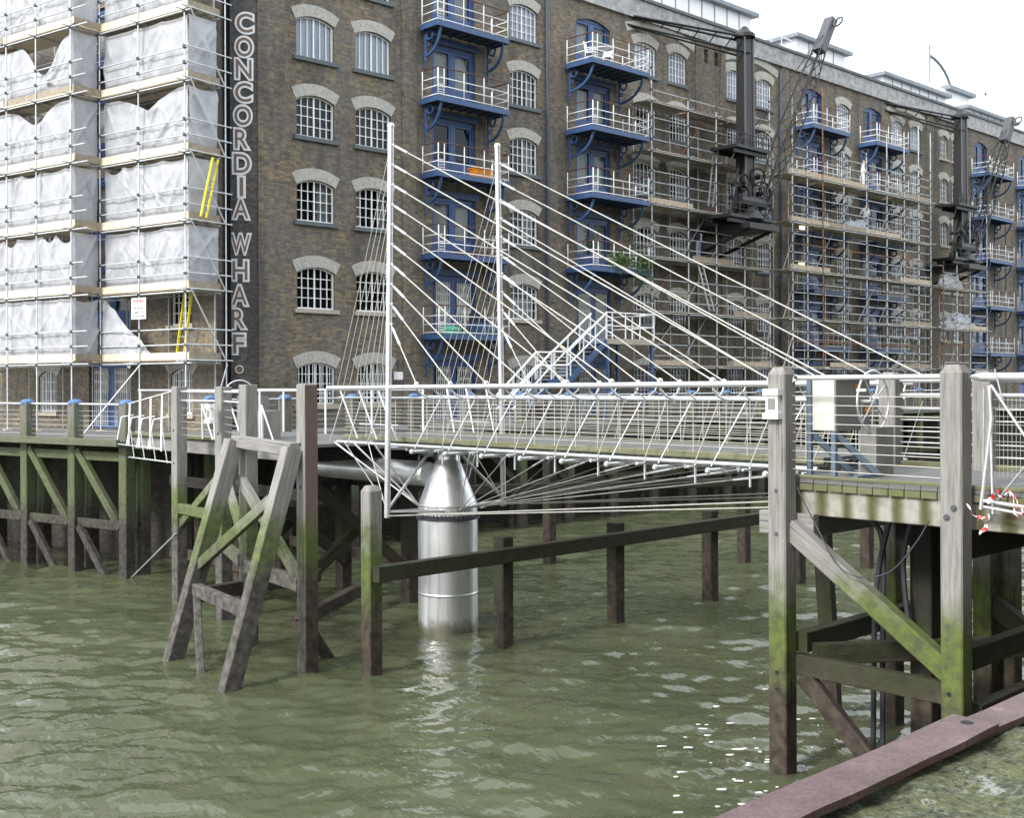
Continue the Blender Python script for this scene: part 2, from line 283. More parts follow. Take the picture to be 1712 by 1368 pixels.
MT['tape'] = tape_mat()
def lamp_mat():
    m, t, p = M_('lit_lamp'); p.inputs['Base Color'].default_value = (.9, .7, .4, 1)
    p.inputs['Emission Color'].default_value = (1, .72, .36, 1); p.inputs['Emission Strength'].default_value = 1.6; return m
MT['lamp'] = lamp_mat()

# ------------------------------------------------------------------ mesh builder
WL = {}                                                  # world location of each object
def V(*a): return Vector(a)
class MB:
    def __init__(s): s.v = []; s.f = []; s.ax = []
    def quad(s, *p):
        n = len(s.v); s.v += [Vector(q) for q in p]; s.f.append(tuple(range(n, n+len(p)))); return s
    def box(s, c, d, rz=0):
        c = Vector(c); hx, hy, hz = d[0]/2, d[1]/2, d[2]/2; n = len(s.v); cs, sn = math.cos(rz), math.sin(rz)
        for x, y, z in ((-hx,-hy,-hz),(hx,-hy,-hz),(hx,hy,-hz),(-hx,hy,-hz),(-hx,-hy,hz),(hx,-hy,hz),(hx,hy,hz),(-hx,hy,hz)):
            s.v.append(c+Vector((x*cs-y*sn, x*sn+y*cs, z)))
        s.f += [tuple(n+i for i in q) for q in ((3,2,1,0),(4,5,6,7),(0,1,5,4),(1,2,6,5),(2,3,7,6),(3,0,4,7))]; return s
    def span(s, a, b): a = Vector(a); b = Vector(b); return s.box((a+b)/2, (abs(b.x-a.x), abs(b.y-a.y), abs(b.z-a.z)))
    def prism(s, ring0, ring1, cap=True):
        n = len(s.v); k = len(ring0); s.v += [Vector(p) for p in ring0] + [Vector(p) for p in ring1]
        for i in range(k): j = (i+1) % k; s.f.append((n+i, n+j, n+k+j, n+k+i))
        if cap: s.f.append(tuple(n+i for i in range(k-1, -1, -1))); s.f.append(tuple(n+k+i for i in range(k)))
        return s
    def frame(s, p0, p1, up=(0, 0, 1)):
        d = (Vector(p1)-Vector(p0)).normalized(); u = Vector(up)
        if abs(d.dot(u)) > .98: u = Vector((0, 1, 0)) if abs(d.z) > .9 else Vector((0, 0, 1))
        x = d.cross(u).normalized(); y = x.cross(d).normalized(); return x, y, d
    def beam(s, p0, p1, w, h, ch=.012, up=(0, 0, 1)):
        x, y, d = s.frame(p0, p1, up); w /= 2; h /= 2; s.ax.append((x, y, d))
        pr = [(-w+ch, -h), (w-ch, -h), (w, -h+ch), (w, h-ch), (w-ch, h), (-w+ch, h), (-w, h-ch), (-w, -h+ch)] if ch else [(-w, -h), (w, -h), (w, h), (-w, h)]
        return s.prism([Vector(p0)+x*a+y*b for a, b in pr], [Vector(p1)+x*a+y*b for a, b in pr])
    def cyl(s, p0, p1, r, n=8, r2=None):
        x, y, d = s.frame(p0, p1); r2 = r if r2 is None else r2
        c = [(math.cos(2*math.pi*i/n), math.sin(2*math.pi*i/n)) for i in range(n)]
        return s.prism([Vector(p0)+(x*a+y*b)*r for a, b in c], [Vector(p1)+(x*a+y*b)*r2 for a, b in c])
    def tube(s, pts, r, n=6):
        for a, b in zip(pts[:-1], pts[1:]): s.cyl(a, b, r, n)
        return s
    def lathe(s, c, prof, n=32):
        c = Vector(c); b = len(s.v)
        for r, z in prof:
            for i in range(n): a = 2*math.pi*i/n; s.v.append(c+Vector((r*math.cos(a), r*math.sin(a), z)))
        for k in range(len(prof)-1):
            for i in range(n): j = (i+1) % n; s.f.append((b+k*n+i, b+k*n+j, b+(k+1)*n+j, b+(k+1)*n+i))
        s.f.append(tuple(b+(len(prof)-1)*n+i for i in range(n))); return s
    def ring(s, c, ax, r, t, n=24, m=6):
        c = Vector(c); ax = Vector(ax).normalized(); x, y, _ = s.frame(c, c+ax); b = len(s.v)
        for i in range(n):
            a = 2*math.pi*i/n; d = x*math.cos(a)+y*math.sin(a)
            for j in range(m): e = 2*math.pi*j/m; s.v.append(c+d*(r+t*math.cos(e))+ax*t*math.sin(e))
        for i in range(n):
            for j in range(m): s.f.append((b+i*m+j, b+((i+1)%n)*m+j, b+((i+1)%n)*m+(j+1)%m, b+i*m+(j+1)%m))
        return s
    def build(s, name, m, parent=None, smooth=False, origin=None):
        if origin is None:
            if s.v: lo = [min(v[i] for v in s.v) for i in range(3)]; hi = [max(v[i] for v in s.v) for i in range(3)]; origin = Vector([(a+b)/2 for a, b in zip(lo, hi)])
            else: origin = Vector((0, 0, 0))
        origin = Vector(origin)
        rot = None; vs_ = [v-origin for v in s.v]
        if len(s.ax) == 1 and len(s.v) in (8, 16):
            Mx = Matrix((s.ax[0][0], s.ax[0][1], -s.ax[0][2])).transposed(); rot = Mx.to_quaternion(); inv = Mx.transposed(); vs_ = [inv@v for v in vs_]
        me = bpy.data.meshes.new(name); me.from_pydata([tuple(v) for v in vs_], [], s.f); me.update()
        if smooth:
            for p in me.polygons: p.use_smooth = True
        return obj(name, me, MT[m] if isinstance(m, str) else m, parent, origin, rot)
def obj(name, me, m, parent=None, loc=(0, 0, 0), rot=None, scale=None):
    if m is not None and not me.materials: me.materials.append(m)
    o = bpy.data.objects.new(name, me); COL.objects.link(o)
    place(o, parent, loc)
    if rot is not None: o.rotation_mode = 'QUATERNION'; o.rotation_quaternion = rot
    if scale is not None: o.scale = scale
    return o
def place(o, parent, loc):
    WL[o.name] = Vector(loc)
    if parent is not None: o.parent = parent; o.location = Vector(loc)-WL[parent.name]
    else: o.location = loc
def thing(name, label, cat, loc, group=None):
    o = bpy.data.objects.new(name, None); o.empty_display_size = .3; COL.objects.link(o); o.location = loc; WL[o.name] = Vector(loc)
    return tag(o, label, cat, group)
def tag(o, label, cat, group=None):
    o['label'] = label; o['category'] = cat
    if group: o['group'] = group
    return o
def struct(o): o['kind'] = 'structure'; return o
_unit = {}
def rod(name, p0, p1, r, m, parent=None, n=6):           # shared unit cylinder, stretched
    p0 = Vector(p0); p1 = Vector(p1); k = (m, n)
    if k not in _unit:
        b = MB().cyl((0, 0, -.5), (0, 0, .5), 1, n); me = bpy.data.meshes.new('tube_'+m)
        me.from_pydata([tuple(v) for v in b.v], [], b.f); me.update(); me.materials.append(MT[m])
        for p in me.polygons: p.use_smooth = len(p.vertices) == 4
        _unit[k] = me
    d = p1-p0
    return obj(name, _unit[k], None, parent, (p0+p1)/2, d.to_track_quat('Z', 'Y'), (r, r, d.length))
_ub = {}
def bar(name, p0, p1, wd, h, m, parent=None):            # shared unit box, stretched along p0-p1 (w horizontal, h vertical)
    p0 = Vector(p0); p1 = Vector(p1)
    if m not in _ub:
        b = MB().box((0, 0, 0), (1, 1, 1)); me = bpy.data.meshes.new('bar_'+m); me.from_pydata([tuple(v) for v in b.v], [], b.f); me.update(); me.materials.append(MT[m]); _ub[m] = me
    x, y, d = MB().frame(p0, p1); q = Matrix((x, y, -d)).transposed().to_quaternion()
    return obj(name, _ub[m], None, parent, (p0+p1)/2, q, (wd, h, (p1-p0).length))
def clone(o, parent, loc=None, rz=0, name=None):
    c = o.copy(); COL.objects.link(c); c.parent = parent
    if loc is not None: WL[c.name] = Vector(loc); c.location = Vector(loc)-(WL[parent.name] if parent else Vector((0, 0, 0))); c.rotation_euler = (0, 0, rz)
    for ch in o.children:
        k = ch.copy(); COL.objects.link(k); k.parent = c
    return c

# ------------------------------------------------------------------ water and ground
def axis(lo, hi, step, far):
    a = [lo-far, lo-60, lo-12]; n = int((hi-lo)/step); a += [lo+i*(hi-lo)/n for i in range(n+1)]; return np.array(a+[hi+12, hi+60, hi+far])
xs = axis(1.0, 46, .095, 1500); ys = axis(2.0, 34, .095, 1500)
X, Y = np.meshgrid(xs, ys, indexing='ij'); Z = np.zeros_like(X); rg = np.random.RandomState(3)
for i in range(90):
    lam = .32*(10**(rg.rand()**1.5*.85)); th = R(48)+rg.randn()*.55; k = 2*math.pi/lam
    ph = k*(X*math.cos(th)+Y*math.sin(th))+rg.rand()*6.28
    Z += .0036*lam**.68*(np.sin(ph)+.25*np.sin(2*ph+.6))
inner = ((X > 1) & (X < 46) & (Y > 2) & (Y < 34)); Z = np.where(inner, Z, -.02)
nx, ny = X.shape; vs = np.stack([X, Y, Z], -1).reshape(-1, 3)
idx = np.arange(nx*ny).reshape(nx, ny); q = np.stack([idx[:-1, :-1], idx[1:, :-1], idx[1:, 1:], idx[:-1, 1:]], -1).reshape(-1, 4)
me = bpy.data.meshes.new('water'); me.from_pydata(vs.tolist(), [], q.tolist()); me.update(); me.shade_smooth()
struct(obj('water', me, MT['water'], None, (0, 0, WATER)))

# near quay, camera side: stone coping with lichen, steel edge strips
QB = 2.12
def noisy_sheet(x0, x1, y0, y1, z, step, amp, frq):
    b = MB(); nx = int((x1-x0)/step)+1; ny = int((y1-y0)/step)+1
    for i in range(nx+1):
        for j in range(ny+1):
            x = x0+(x1-x0)*i/nx; y = y0+(y1-y0)*j/ny
            b.v.append(Vector((x, y, z+amp*noise.fractal(Vector((x*frq, y*frq, 0)), 1, 2, 5))))
    for i in range(nx):
        for j in range(ny): n = i*(ny+1)+j; b.f.append((n, n+ny+1, n+ny+2, n+1))
    return b
b = noisy_sheet(.2, 9.5, -.2, QB+.15, -1.55, .022, .03, 3.2)
struct(b.build('near_quay_coping', 'lichen', smooth=True))
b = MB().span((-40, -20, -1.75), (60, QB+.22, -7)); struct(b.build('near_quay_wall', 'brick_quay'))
def strip(name, a0, a1, b0, b1, z, th, hole, label):
    b = MB(); nseg = int((a1-a0)/.06); pts = []
    for i in range(nseg+1):
        t = i/nseg; a = a0+(a1-a0)*t; e = .012*noise.noise(Vector((a*3, 1, z*9))); e2 = .006*noise.noise(Vector((a*2.2, 4, 2)))
        pts.append((a, b0+e, b1+e2, z+.006*noise.noise(Vector((a*1.3, 7, 0)))))
    def lay(off): return [[Vector((p[0], p[1], p[3]+off)), Vector((p[0], p[2], p[3]+off))] for p in pts]
    T_, B_ = lay(0), lay(-th)
    for i in range(nseg):
        b.quad(T_[i][0], T_[i+1][0], T_[i+1][1], T_[i][1]); b.quad(B_[i][0], B_[i][1], B_[i+1][1], B_[i+1][0])
        b.quad(B_[i][0], B_[i+1][0], T_[i+1][0], T_[i][0]); b.quad(T_[i][1], T_[i+1][1], B_[i+1][1], B_[i][1])
    b.quad(T_[0][0], T_[0][1], B_[0][1], B_[0][0]); b.quad(T_[-1][1], T_[-1][0], B_[-1][0], B_[-1][1])
    o = b.build(name, 'rust'); tag(o, label, 'steel strip')
    if hole: MB().cyl((hole[0], hole[1], z-.004), (hole[0], hole[1], z+.0035), .028, 16).build('bolt_hole', 'dark', o)
strip('steel_edge_strip', 2.2, 4.93, QB+.045, QB+.25, -1.475, .03, (4.85, QB+.15), 'rusted steel edge strip with bolt hole lying along the lichen coping')
strip('steel_edge_strip', 4.78, 8.2, QB+.075, QB+.245, -1.51, .03, None, 'second rusted edge strip running on under the first towards the abutment')

# ------------------------------------------------------------------ far quay decks
T = Vector((-.211, .977, 0)).normalized(); TN = Vector((-T.y, T.x, 0))     # river front direction and its outward normal
E0 = Vector((18.92, 34.12, 0)); DZ = -1.53
QF = Vector((13.75, 31.5, 0))                                            # a point on the river quay front
qc = QF-T*1.0
QD = 30.9                                                              # dock side quay front
b = MB(); far = QF+T*40
poly = [V(qc.x, qc.y, 0), V(130, QD, 0), V(130, 40, 0), V(19, 40, 0), V(far.x, 40, 0)+V(8, 30, 0), V(far.x, far.y, 0)]
b.prism([p+V(0, 0, DZ-.12) for p in poly], [p+V(0, 0, DZ) for p in poly]); struct(b.build('far_quay_deck', 'deck'))
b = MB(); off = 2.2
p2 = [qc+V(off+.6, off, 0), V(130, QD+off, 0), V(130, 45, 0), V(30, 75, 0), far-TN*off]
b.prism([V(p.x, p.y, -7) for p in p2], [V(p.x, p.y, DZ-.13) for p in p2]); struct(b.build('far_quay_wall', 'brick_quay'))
# muddy foreshore ledge under the deck
# ------------------------------------------------------------------ warehouse
FB = 35.1
BL = thing('warehouse_building', 'tall brown brick warehouse with white arched windows and blue balconies', 'building', (45, 40, DZ))
SILL = [14.6, 11.8, 8.95, 5.9, 2.75, -.7]; FLOOR = [14.0, 11.1, 8.2, 5.05, 1.93, -1.45]
WH, RISE, ARC = 1.52, .20, .42
def arcz(u, u0, u1, zt, rise):                        # circular segment
    hw = (u1-u0)/2; r = (hw*hw+rise*rise)/(2*rise); x = u-(u0+u1)/2; return zt-r+math.sqrt(max(r*r-x*x, 0))
def wall(name, org, d, L_, z0, z1, ops, m, rev=.30, par=None):
    d = Vector(d).normalized(); nrm = Vector((d.y, -d.x, 0)); org = Vector(org); b = MB()
    us = sorted({0, L_} | {o[0] for o in ops} | {o[1] for o in ops}); zs = sorted({z0, z1} | {o[2] for o in ops} | {o[3] for o in ops})
    P = lambda u, z, dep=0: org+d*u-nrm*dep+Vector((0, 0, z))
    for i in range(len(us)-1):
        for j in range(len(zs)-1):
            um, zm = (us[i]+us[i+1])/2, (zs[j]+zs[j+1])/2
            if any(o[0] < um < o[1] and o[2] < zm < o[3] for o in ops): continue
            b.quad(P(us[i], zs[j]), P(us[i+1], zs[j]), P(us[i+1], zs[j+1]), P(us[i], zs[j+1]))
    for u0, u1, zb, zt, rise in ops:
        k = 8 if rise else 1; A = [(u0+(u1-u0)*i/k) for i in range(k+1)]; Zs = [arcz(u, u0, u1, zt, rise) if rise else zt for u in A]
        for i in range(k):
            if rise: b.quad(P(A[i], Zs[i]), P(A[i+1], Zs[i+1]), P(A[i+1], zt), P(A[i], zt))
            b.quad(P(A[i+1], Zs[i+1]), P(A[i], Zs[i]), P(A[i], Zs[i], rev), P(A[i+1], Zs[i+1], rev))
        b.quad(P(u0, zb), P(u0, Zs[0]), P(u0, Zs[0], rev), P(u0, zb, rev)); b.quad(P(u1, Zs[-1]), P(u1, zb), P(u1, zb, rev), P(u1, Zs[-1], rev))
        b.quad(P(u1, zb), P(u0, zb), P(u0, zb, rev), P(u1, zb, rev))
    return b.build(name, m, par or BL)
# window prototypes in local space: x across, -y outward, origin at middle of sill line on wall face
def win_proto(wd, cols, rows, sillm, curtain=None, arch=True, h=WH, rise=RISE, guard=False):
    b = MB(); y = .13; t = .05; hw = wd/2; top = lambda x: arcz(x, -hw, hw, h, rise)
    for s in (-1, 1): b.span((s*hw, y-.03, 0), (s*(hw-t), y+.04, top(hw-.001)))
    b.span((-hw+t, y-.04, 0), (hw-t, y+.05, .06)); k = 8
    for i in range(k):
        x0, x1 = -hw+wd*i/k, -hw+wd*(i+1)/k; z0, z1 = top(x0), top(x1)
        b.prism([(x0, y-.03, z0-t), (x1, y-.03, z1-t), (x1, y-.03, z1), (x0, y-.03, z0)], [(x0, y+.04, z0-t), (x1, y+.04, z1-t), (x1, y+.04, z1), (x0, y+.04, z0)])
    for i in range(1, cols):
        x = -hw+wd*i/cols; tk = .028 if (cols == 6 and i == 3) or (cols == 4 and i == 2) else .014
        b.span((x-tk, y-.015, .05), (x+tk, y+.02, top(x)-t*.5))
    for j in range(1, rows):
        z = .06+(h-rise*.6)*j/rows; b.span((-hw+t, y-.009, z-.013), (hw-t, y+.014, z+.013))
    if guard:
        for i in range(11): x = -hw+wd*(i+.5)/11; b.span((x-.009, y-.10, .02), (x+.009, y-.085, top(x)-.02))
    o = b.build('window', 'white', None, origin=(0, 0, 0))
    A = [(-hw+t*.5+(wd-t)*i/8) for i in range(9)]
    g = MB(); g.quad(*([V(A[0], y+.03, .03), V(A[-1], y+.03, .03)]+[V(x, y+.03, top(x)-.02) for x in reversed(A)])); g.build('pane', 'glass', o, origin=(0, 0, 0))
    if arch:
        b = MB(); n = int(wd/.075); r_i = ((wd+.02)**2/4+rise*rise)/(2*rise); a0 = math.asin((wd/2+.03)/r_i); cz = h-r_i
        for i in range(n):
            t0 = -a0+2*a0*(i+.06)/n; t1 = -a0+2*a0*(i+.94)/n; lift = .004*((i*7) % 3)
            pr = [(r_i*math.sin(t0), cz+r_i*math.cos(t0)), (r_i*math.sin(t1), cz+r_i*math.cos(t1)), ((r_i+ARC)*math.sin(t1), cz+(r_i+ARC)*math.cos(t1)), ((r_i+ARC)*math.sin(t0), cz+(r_i+ARC)*math.cos(t0))]
            b.prism([(x, -.022-lift, z) for x, z in pr], [(x, .03, z) for x, z in pr])
        # mortar bed just behind the faces
        for i in range(8):
            t0 = -a0+2*a0*i/8; t1 = -a0+2*a0*(i+1)/8
            pr = [(r*math.sin(q), cz+r*math.cos(q)) for r, q in ((r_i+.01, t0), (r_i+.01, t1), (r_i+ARC-.01, t1), (r_i+ARC-.01, t0))]
            b.prism([(x, -.012, z) for x, z in pr], [(x, .025, z) for x, z in pr])
        b.build('arch_lintel', 'arch', o, origin=(0, 0, 0))
    b = MB().span((-hw-.14, -.11, -.15), (hw+.14, .12, -.004)); b.build('sill', sillm, o, origin=(0, 0, 0))
    if curtain == 'blind':
        b = MB(); n = 40
        for i in range(n):
            x0, x1 = -hw+wd*i/n, -hw+wd*(i+1)/n; b.quad((x0, y+.07+.02*(i % 2), 0), (x1, y+.07+.02*((i+1) % 2), 0), (x1, y+.07+.02*((i+1) % 2), h), (x0, y+.07+.02*(i % 2), h))
        b.build('blind', 'blind', o, origin=(0, 0, 0))
    elif curtain:
        b = MB(); sides = ((-hw, -hw+.26*wd), (hw-.26*wd, hw)) if curtain == 'pair' else ((hw-.36*wd, hw),)
        if curtain == 'half': sides = ((-hw, hw),)
        for xa, xb in sides:
            n = 12
            for i in range(n):
                x0, x1 = xa+(xb-xa)*i/n, xa+(xb-xa)*(i+1)/n; zt_ = h if curtain != 'half' else h*.62
                b.quad((x0, y+.2+.03*(i % 2), 0), (x1, y+.2+.03*((i+1) % 2), 0), (x1, y+.2+.03*((i+1) % 2), zt_), (x0, y+.2+.03*(i % 2), zt_))
        b.build('curtain', 'curtain', o, origin=(0, 0, 0))
    WL[o.name] = Vector((0, 0, 0)); return o
PW = {}
for key, a in dict(slate=(1.62, 6, 4, 'slate_sill', None), slate_c=(1.62, 6, 4, 'slate_sill', 'one'), slate_p=(1.62, 6, 4, 'slate_sill', 'pair'), blind=(1.62, 6, 4, 'slate_sill', 'blind'),
                   stone=(1.62, 6, 4, 'stone_sill', None), half=(1.62, 6, 4, 'stone_sill', 'half'), n_slate=(1.4, 6, 4, 'slate_sill', 'pair'), n_blind=(1.4, 6, 4, 'slate_sill', 'blind'),
                   small=(1.07, 4, 4, 'stone_sill', None)).items(): PW[key] = win_proto(*a)
PW['long_blind'] = win_proto(1.62, 6, 1, 'slate_sill', 'blind')
PW['barred'] = win_proto(1.62, 6, 4, 'stone_sill', None, guard=True)
PW['small_b'] = win_proto(1.07, 4, 4, 'stone_sill', None, guard=True)
ops = []; wins = []
def addw(a, row, key, wd=1.62):
    s = SILL[row]; wins.append((a, s, key)); ops.append((a-wd/2-FA, a+wd/2-FA, s, s+WH, RISE))
FA = 21.05; FLEN = 110-FA
for a in (23.47, 26.05):
    for r, k in enumerate(['slate_p', 'long_blind', 'slate', 'slate_c', 'stone', 'barred']): addw(a, r, k if not (a > 25 and r == 3) else 'slate_p')
for r, k in enumerate(['blind', 'slate_p', 'slate_c', 'slate_c', 'half', 'barred']): addw(33.95, r, k)
for a, wd in ((41.93, 1.62), (44.36, 1.4), (49.05, 1.4), (51.68, 1.4), (59.6, 1.4), (65.9, 1.4), (68.2, 1.4)):
    for r in range(6):
        kk = ('blind' if r == 0 else random.choice(['slate', 'slate_p', 'slate_c'])) if wd > 1.5 else ('n_blind' if r == 0 else 'n_slate'); addw(a, r, kk, wd)
for a in (72.0, 73.7):
    for r in range(6):
        s = SILL[r]; wins.append((a, s, 'small')); ops.append((a-.535-FA, a+.535-FA, s, s+WH, RISE))
DOORS = [(30.05, 2.3), (38.3, 2.3), (56.3, 2.2), (62.9, 2.2), (77.3, 2.2), (84.6, 2.2), (92, 2.2)]
for a, wd in DOORS:
    for r in range(6): ops.append((a-wd/2-FA, a+wd/2-FA, FLOOR[r]+.02, FLOOR[r]+2.42, .25 if (r == 0 and a > 35) else 0))
for a in (46.65, 47.5): ops.append((a-.16-FA, a+.16-FA, 16.05, 16.75, 0))
wall('wall', (FA, FB, 0), (1, 0, 0), FLEN, DZ+.004, 17.3, ops, 'brick')
# canted corner with the painted name, return wall, river wing wall
CB = Vector((20.25, 35.56, 0)); CA = Vector((FA, FB, 0))
MB().quad(CB+V(0, 0, DZ+.004), CA+V(0, 0, DZ+.004), CA+V(0, 0, 17.3), CB+V(0, 0, 17.3)).build('corner_wall', 'grey_paint_brick', BL)
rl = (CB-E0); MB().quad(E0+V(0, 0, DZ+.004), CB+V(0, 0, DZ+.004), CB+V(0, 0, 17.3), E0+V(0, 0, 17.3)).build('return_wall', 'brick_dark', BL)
LW = 16.0; WO = E0+T*LW                                  # river wall, drawn from its far end so that its face looks outward
lops = []; lw = []
def addl(u, s, key, wd=1.07): lw.append((u, s, key)); lops.append((LW-u-wd/2, LW-u+wd/2, s, s+WH, RISE))
for s in (8.6, 5.4, 2.05, -.95): addl(1.75, s, 'small' if s > 0 else 'small_b'); addl(9.3, s, 'small' if s > 0 else 'small_b')
ldo = [(5.6, f) for f in (11.1, 8.0, 5.05, 1.93, DZ+.02)] + [(7.6, 11.1)]
for u, f in ldo[:5]: lops.append((LW-u-1.2, LW-u+1.2, f, f+2.45, 0))
wall('river_wall', WO, -T, LW, DZ+.004, 17.3, lops, 'brick')
LROT = math.atan2((-T).y, (-T).x)
for a, s, k in wins: clone(PW[k], BL, (a, FB, s))
for u, s, k in lw: clone(PW[k], BL, E0+T*u+V(0, 0, s), LROT)
for k in PW.values():
    for ch in list(k.children): bpy.data.objects.remove(ch)
    bpy.data.objects.remove(k)
# big relieving arches over top pairs
def big_arch(a0, a1, zt, rise=.75):
    wd = a1-a0; r_i = (wd*wd/4+rise*rise)/(2*rise); c = (a0+a1)/2; cz = zt-r_i; an = math.asin(wd/2/r_i); b = MB(); n = 44
    for i in range(n):
        t0 = -an+2*an*(i+.05)/n; t1 = -an+2*an*(i+.95)/n
        pr = [(c+r*math.sin(q), cz+r*math.cos(q)) for r, q in ((r_i, t0), (r_i, t1), (r_i+.40, t1), (r_i+.40, t0))]
        b.prism([(x, FB-.03, z) for x, z in pr], [(x, FB+.02, z) for x, z in pr])
    b.build('relieving_arch', 'arch', BL)
big_arch(40.6, 45.6, 16.83, .42); big_arch(47.9, 52.9, 16.83, .42); big_arch(64.7, 69.4, 16.83, .42)
# pilasters, string course, cornice, parapet, roof
b = MB()
for a0, a1 in ((21.05, 22.42), (27.4, 28.1), (35.35, 36.15), (45.75, 46.35), (47.8, 48.2), (53.2, 53.9), (69.6, 70.5), (74.6, 75.3), (81.2, 82.0)):
    MB().span((a0, FB-.06, DZ+.01), (a1, FB+.02, 17.1)).build('pilaster', 'brick', BL)
MB().span((FA, FB-.16, 17.1), (110, FB+.1, 17.32)).build('cornice', 'stone', BL)
MB().span((FA, FB-.02, 17.325), (110, FB+.35, 18.05)).build('parapet', 'stone', BL)
MB().span((FA, FB-.12, 18.055), (110, FB+.45, 18.2)).build('parapet_coping', 'slate_sill', BL)
MB().span((FA+.4, FB+.36, 17.0), (110, 60, 17.2)).build('roof', 'lead', BL)
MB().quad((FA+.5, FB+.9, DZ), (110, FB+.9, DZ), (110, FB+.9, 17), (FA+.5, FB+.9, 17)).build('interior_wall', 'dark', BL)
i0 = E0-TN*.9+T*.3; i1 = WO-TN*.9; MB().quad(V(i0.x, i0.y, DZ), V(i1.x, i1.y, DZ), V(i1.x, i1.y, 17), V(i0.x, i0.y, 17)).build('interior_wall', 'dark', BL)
i2 = WO-TN*12; i3 = CB+V(6, 8, 0); MB().prism([E0+V(.01, .01, 16.9), CB+V(.2, .2, 16.9), V(i3.x, i3.y, 16.9), V(i2.x, i2.y, 16.9), WO+V(.01, .01, 16.9)], [E0+V(.01, .01, 17.25), CB+V(.2, .2, 17.25), V(i3.x, i3.y, 17.25), V(i2.x, i2.y, 17.25), WO+V(.01, .01, 17.25)]).build('roof', 'lead', BL)
# drainpipe at the corner
pp = CB+V(-.13, -.17, 0); b = MB().cyl(pp+V(0, 0, DZ), pp+V(0, 0, 17), .075, 10)
for z in np.arange(-.5, 17, 2.0): b.cyl(pp+V(0, 0, z), pp+V(0, 0, z+.1), .095, 10)
b.build('drainpipe', 'pipe', BL)
pp = V(35.25, FB-.12, 0); MB().cyl(pp+V(0, 0, DZ), pp+V(0, 0, 16.9), .06, 8).build('drainpipe', 'pipe', BL)
pp = V(53.05, FB-.12, 0); MB().cyl(pp+V(0, 0, DZ), pp+V(0, 0, 16.9), .06, 8).build('drainpipe', 'pipe', BL)
# painted letters down the corner
def text_mesh(ch, offset, ext=.004, res=6):
    cu = bpy.data.curves.new('t', 'FONT'); cu.body = ch; cu.size = 1; cu.offset = offset; cu.extrude = ext; cu.resolution_u = res; cu.align_x = 'CENTER'
    o = bpy.data.objects.new('t', cu); COL.objects.link(o); bpy.context.view_layer.update()
    me = bpy.data.meshes.new_from_object(o.evaluated_get(bpy.context.evaluated_depsgraph_get())); bpy.data.objects.remove(o); return me
cd = (CA-CB).normalized(); cn = Vector((cd.y, -cd.x, 0)); crot = math.atan2(cd.y, cd.x)
LY = [38, 78, 115, 154, 193, 232, 273, 312, 349, 408, 452, 494, 533, 575]; LX = np.linspace(409, 399, 14)
def fit(me, wd, h, cxy=None):
    co = [v.co.copy() for v in me.vertices]; lo = [min(c[i] for c in co) for i in (0, 1)]; hi = [max(c[i] for c in co) for i in (0, 1)]
    if cxy is None: cxy = ((lo[0]+hi[0])/2, (lo[1]+hi[1])/2, wd/(hi[0]-lo[0]), h/(hi[1]-lo[1]))
    for v in me.vertices: x, y, z = v.co; v.co = ((x-cxy[0])*cxy[2], z, (y-cxy[1])*cxy[3])
    me.update(); return cxy
def letter(ch, pos, rz, wd, h, par, off=.085):
    o1 = text_mesh(ch, off); cxy = fit(o1, wd, h); o2 = text_mesh(ch, .004); fit(o2, 0, 0, cxy)
    for v in o2.vertices: v.co.y -= .009
    a = obj('letter', o1, MT['white'], par, pos); a.rotation_euler = (0, 0, rz)
    c = obj('letter_fill', o2, MT['letter'], None, (0, 0, 0)); c.parent = a; c.location = (0, 0, 0)
for ch, py, px in zip('CONCORDIAWHARF', LY, LX):
    d = ray(px, py); t = (CB+cn*.03).dot(cn)/d.dot(cn); p = d*t
    letter(ch, p, crot, {'I': .30, 'W': .78, 'N': .66, 'H': .64, 'F': .54, 'R': .62, 'A': .68}.get(ch, .68), .80, BL)
d = ray(400, 618); p = d*((CB+cn*.03).dot(cn)/d.dot(cn)); b = MB().ring(p, cn, .13, .022, 20, 6); o = b.build('letter', 'white', BL); MB().cyl(p-cn*.01, p+cn*.005, .115, 18).build('letter_fill', 'letter', o)

